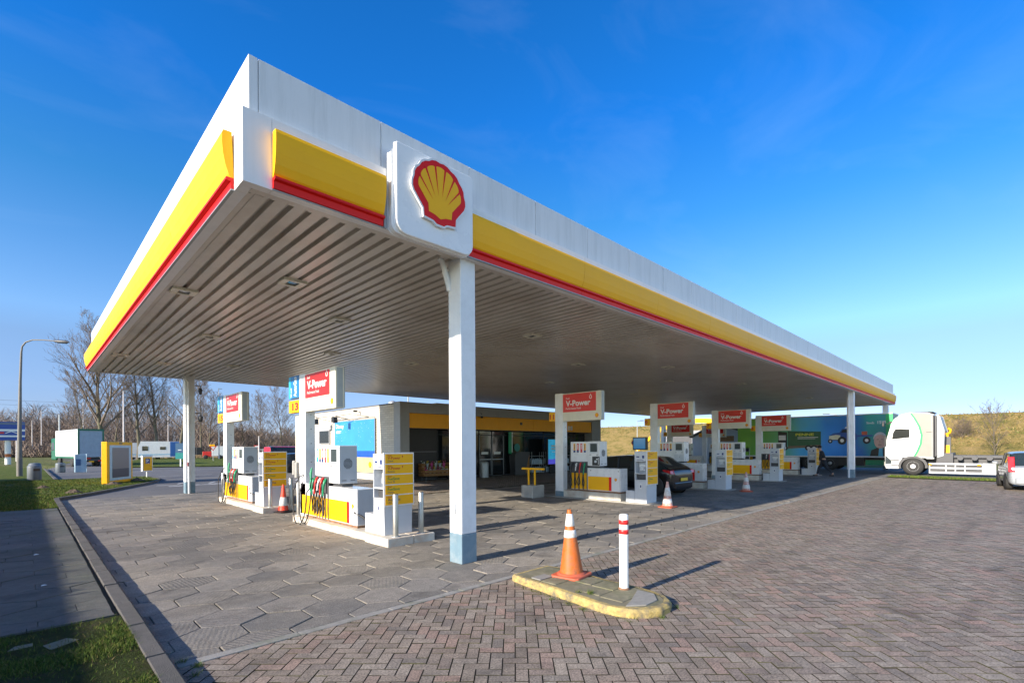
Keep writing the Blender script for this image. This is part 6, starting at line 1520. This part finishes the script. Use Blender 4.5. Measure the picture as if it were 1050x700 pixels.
for px, d, H, seed, lb in ((88, 96, 15, 31, 'smaller bare tree behind the box lorry'), (118, 98, 15, 33, 'smaller bare tree between the largest tree and the mast'), (206, 104, 15, 35, 'bare tree right of the rear canopy column'), (214, 120, 14, 37, 'far bare tree above the road works vehicle'), (250, 130, 14, 39, 'bare tree behind pump 15'), (268, 140, 16, 41, 'round bare tree left of the shop'), (290, 134, 17, 43, 'round bare tree nearest the shop corner')):
    x, y = at(px, d); tree(lb, x, y, H, seed, .22, (6, 5, 3), N=20, spread=.34, rmin=.02)
x, y = at(1020, 54); tree('small bare sapling with a pale stem on the grass bank', x, y, 5.4, 51, .07, (4, 3, 3), N=15, spread=.60, first=.16, rmin=.010)
x, y = at(985, 62); tree('low bare shrub on the grass bank left of the sapling', x, y, 4.2, 57, .05, (6, 4, 3), N=22, spread=.7, first=.05, rmin=.010)
# wood edge: a mass of fine bare stems and brush
rg = random.Random(77); mb = MB()
def sliver(p, d, L_, w):
    q = p + d * L_; s_ = Vector((rg.uniform(-1, 1), rg.uniform(-1, 1), 0)).normalized() * w; o = len(mb.v)
    mb.v += [tuple(p - s_), tuple(p + s_), tuple(q)]; mb.f.append((o, o + 1, o + 2)); mb.m.append(rg.choice((0, 0, 0, 1))); mb.s.append(False)
for k in range(520):
    px = rg.uniform(-160, 205) if k < 410 else rg.uniform(200, 300); d = rg.uniform(125, 200); x, y = at(px, d); H = rg.uniform(9, 15) if px < 210 else rg.uniform(5.5, 9)
    sliver(Vector((x, y, 0)), Vector((0, 0, 1)), H, .10)
    for q in range(190):
        h = H * rg.uniform(.10, .93); a = rg.uniform(0, 6.28); sl = rg.uniform(.3, 1.0); w_ = rg.uniform(.3, 1) * 2.6 * (1 - abs(h / H - .55))
        sliver(Vector((x + w_ * math.cos(a) * .8, y + w_ * math.sin(a) * .8, h)), Vector((math.cos(a) * sl, math.sin(a) * sl, rg.uniform(.4, 1.2))).normalized(), rg.uniform(.9, 2.8), rg.uniform(.03, .075))
for k in range(34000):
    px = rg.uniform(-160, 250); d = rg.uniform(112, 150); x, y = at(px, d)
    a = rg.uniform(0, 6.28); sliver(Vector((x, y, rg.uniform(0, 2.8) * rg.random())), Vector((math.cos(a) * .6, math.sin(a) * .6, 1)).normalized(), rg.uniform(.8, 2.6), rg.uniform(.06, .16))
o = mb.build('woodland', [woodm, twigm], kind='stuff', fix=False); tag(o, 'brown leafless wood stretching along the horizon at the left', 'wood')
# reeds / pale strip before the wood
rg = random.Random(5); mb = MB()
for k in range(9000):
    px = rg.uniform(150, 310); d = rg.uniform(92, 112); x, y = at(px, d); sliver(Vector((x, y, 0)), Vector((rg.uniform(-.2, .2), rg.uniform(-.2, .2), 1)), rg.uniform(.5, 1.3), rg.uniform(.04, .09))
o = mb.build('reeds', [mat('reed_straw', (.30, .22, .12), .9), mat('reed_dark', (.16, .12, .07), .9)], kind='stuff', fix=False); tag(o, 'pale dry reeds in front of the wood', 'reeds')
# clipped hedge just outside the left edge, whose shade lies on the walkway
hd = thing('hedge', 'long dark clipped hedge bordering the walkway, just outside the left edge', 'hedge', (-5.86, 20, 0))
hm = mat('hedge_leaves', (.035, .07, .015), .8, var=.4, scale=3)
mb = MB(); mb.box(-1.1, 0, -23, 21.5, 0, 2.46); mb.build('core', hm, hd)
mb = MB(); rg = random.Random(8)
for k in range(16000):
    f = rg.random(); y = rg.uniform(-23, 21.5); s_ = .05
    if f < .6: p = Vector((rg.uniform(-.02, .06), y, rg.uniform(.05, 2.5)))
    else: p = Vector((rg.uniform(-1.1, 0), y, 2.44 + rg.uniform(-.02, .025)))
    s_ = .03; a = Vector((rg.uniform(-1, 1), rg.uniform(-1, 1), rg.uniform(-1, 1))).normalized() * s_; b = a.cross(Vector((rg.uniform(-1, 1), rg.uniform(-1, 1), rg.uniform(-1, 1)))).normalized() * s_
    mb.add([p - a - b, p + a - b, p + a + b, p - a + b], [(0, 1, 2, 3)])
mb.build('leaves', hm, hd, fix=False)

# ================================================================== LIGHT, SKY, CAMERA
EL = 21.0; AZ = R(180 - 1.6)          # direction towards the sun, angle from +X
sd = Vector((math.cos(R(EL)) * math.cos(AZ), math.cos(R(EL)) * math.sin(AZ), math.sin(R(EL))))
su = bpy.data.lights.new('sun', 'SUN'); su.energy = 4.5; su.angle = R(.55); su.color = (1.0, .90, .76)
so = bpy.data.objects.new('sun', su); COL.objects.link(so); so.location = sd * 50; so.rotation_euler = (-sd).to_track_quat('-Z', 'Y').to_euler()
w = bpy.data.worlds.new('World'); scene.world = w; w.use_nodes = True; nt = w.node_tree; N, Lk = nt.nodes, nt.links
bg = N['Background']; sk = N.new('ShaderNodeTexSky'); sk.sky_type = 'NISHITA'; sk.sun_disc = False; sk.sun_elevation = R(EL); sk.sun_rotation = math.atan2(sd.x, sd.y)
sk.altitude = 0; sk.air_density = 1.0; sk.dust_density = .2; sk.ozone_density = 2.2
tc = N.new('ShaderNodeTexCoord'); sp = N.new('ShaderNodeSeparateXYZ'); Lk.new(tc.outputs['Generated'], sp.inputs[0])
def ramp(stops, scale):
    r_ = N.new('ShaderNodeValToRGB'); e = r_.color_ramp.elements
    e[0].position = stops[0][0]; e[0].color = (*[v / scale for v in stops[0][1]], 1); e[1].position = stops[-1][0]; e[1].color = (*[v / scale for v in stops[-1][1]], 1)
    for p, c_ in stops[1:-1]: k = e.new(p); k.color = (*[v / scale for v in c_], 1)
    Lk.new(sp.outputs[2], r_.inputs[0]); return r_
def mult(a, b, fac=1.0):
    m = N.new('ShaderNodeMix'); m.data_type = 'RGBA'; m.blend_type = 'MULTIPLY'; m.inputs[0].default_value = 1; Lk.new(a, m.inputs[6]); Lk.new(b, m.inputs[7]); return m.outputs[2]
# clear winter sky: deep blue in view, unseen rear side brightened to lift shade
away = ramp([(0, (.36, .46, .86)), (.07, (.34, .39, .62)), (.17, (.43, .49, .64)), (.21, (.48, .62, .80)), (.40, (.16, .54, .82)), (.55, (.06, .50, 1.0)), (1, (.04, .42, .80))], 1.3)
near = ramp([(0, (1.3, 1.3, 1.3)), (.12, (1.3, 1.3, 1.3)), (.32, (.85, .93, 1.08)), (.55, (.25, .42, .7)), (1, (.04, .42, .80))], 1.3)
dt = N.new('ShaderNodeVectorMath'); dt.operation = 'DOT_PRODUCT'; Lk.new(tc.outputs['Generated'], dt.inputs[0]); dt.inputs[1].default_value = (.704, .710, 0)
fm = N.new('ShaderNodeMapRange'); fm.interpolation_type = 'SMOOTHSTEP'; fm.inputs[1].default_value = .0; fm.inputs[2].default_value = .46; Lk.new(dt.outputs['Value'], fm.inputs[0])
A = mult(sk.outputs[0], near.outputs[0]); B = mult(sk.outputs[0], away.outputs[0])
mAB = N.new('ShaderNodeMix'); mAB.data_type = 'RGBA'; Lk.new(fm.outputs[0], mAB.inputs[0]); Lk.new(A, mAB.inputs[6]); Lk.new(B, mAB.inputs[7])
# thin cirrus
mp_ = N.new('ShaderNodeMapping'); mp_.inputs['Scale'].default_value = (1.2, 3.0, 5.5); mp_.inputs['Rotation'].default_value = (.3, .5, .6)
Lk.new(tc.outputs['Generated'], mp_.inputs['Vector'])
cn = N.new('ShaderNodeTexNoise'); cn.inputs['Scale'].default_value = 1.6; cn.inputs['Detail'].default_value = 9; cn.inputs['Roughness'].default_value = .55; cn.inputs['Distortion'].default_value = .8
Lk.new(mp_.outputs[0], cn.inputs['Vector'])
cm = N.new('ShaderNodeMapRange'); cm.inputs[1].default_value = .50; cm.inputs[2].default_value = 1.0; cm.inputs[4].default_value = .06; Lk.new(cn.outputs['Fac'], cm.inputs[0])
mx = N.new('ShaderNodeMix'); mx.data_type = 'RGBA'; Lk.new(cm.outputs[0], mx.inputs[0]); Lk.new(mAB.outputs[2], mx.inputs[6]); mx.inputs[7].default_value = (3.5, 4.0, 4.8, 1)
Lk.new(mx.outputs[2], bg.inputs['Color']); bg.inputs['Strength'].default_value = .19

cam = bpy.data.cameras.new('camera'); co = bpy.data.objects.new('camera', cam); COL.objects.link(co)
cam.sensor_fit = 'HORIZONTAL'; cam.sensor_width = 36; cam.lens = 36 * 503.65 / 1050; cam.shift_x = 0; cam.shift_y = (457.9 - 350) / 1050
cam.clip_start = .05; cam.clip_end = 4000
co.matrix_world = Matrix.Translation((0, 0, 1.8)) @ Matrix.Rotation(.7901 - math.pi / 2, 4, 'Z') @ Matrix.Rotation(math.pi / 2, 4, 'X') @ Matrix.Rotation(-.0058, 4, 'Z')
scene.camera = co
scene.view_settings.view_transform = 'Standard'; scene.view_settings.look = 'None'; scene.view_settings.exposure = 1.0; scene.view_settings.gamma = 1
scene.render.engine = 'CYCLES'; scene.cycles.max_bounces = 8; scene.cycles.diffuse_bounces = 5
for o in bpy.data.objects:
    if o.type == 'MESH' and o.parent is None and 'kind' not in o and 'category' not in o: print('UNTAGGED', o.name)
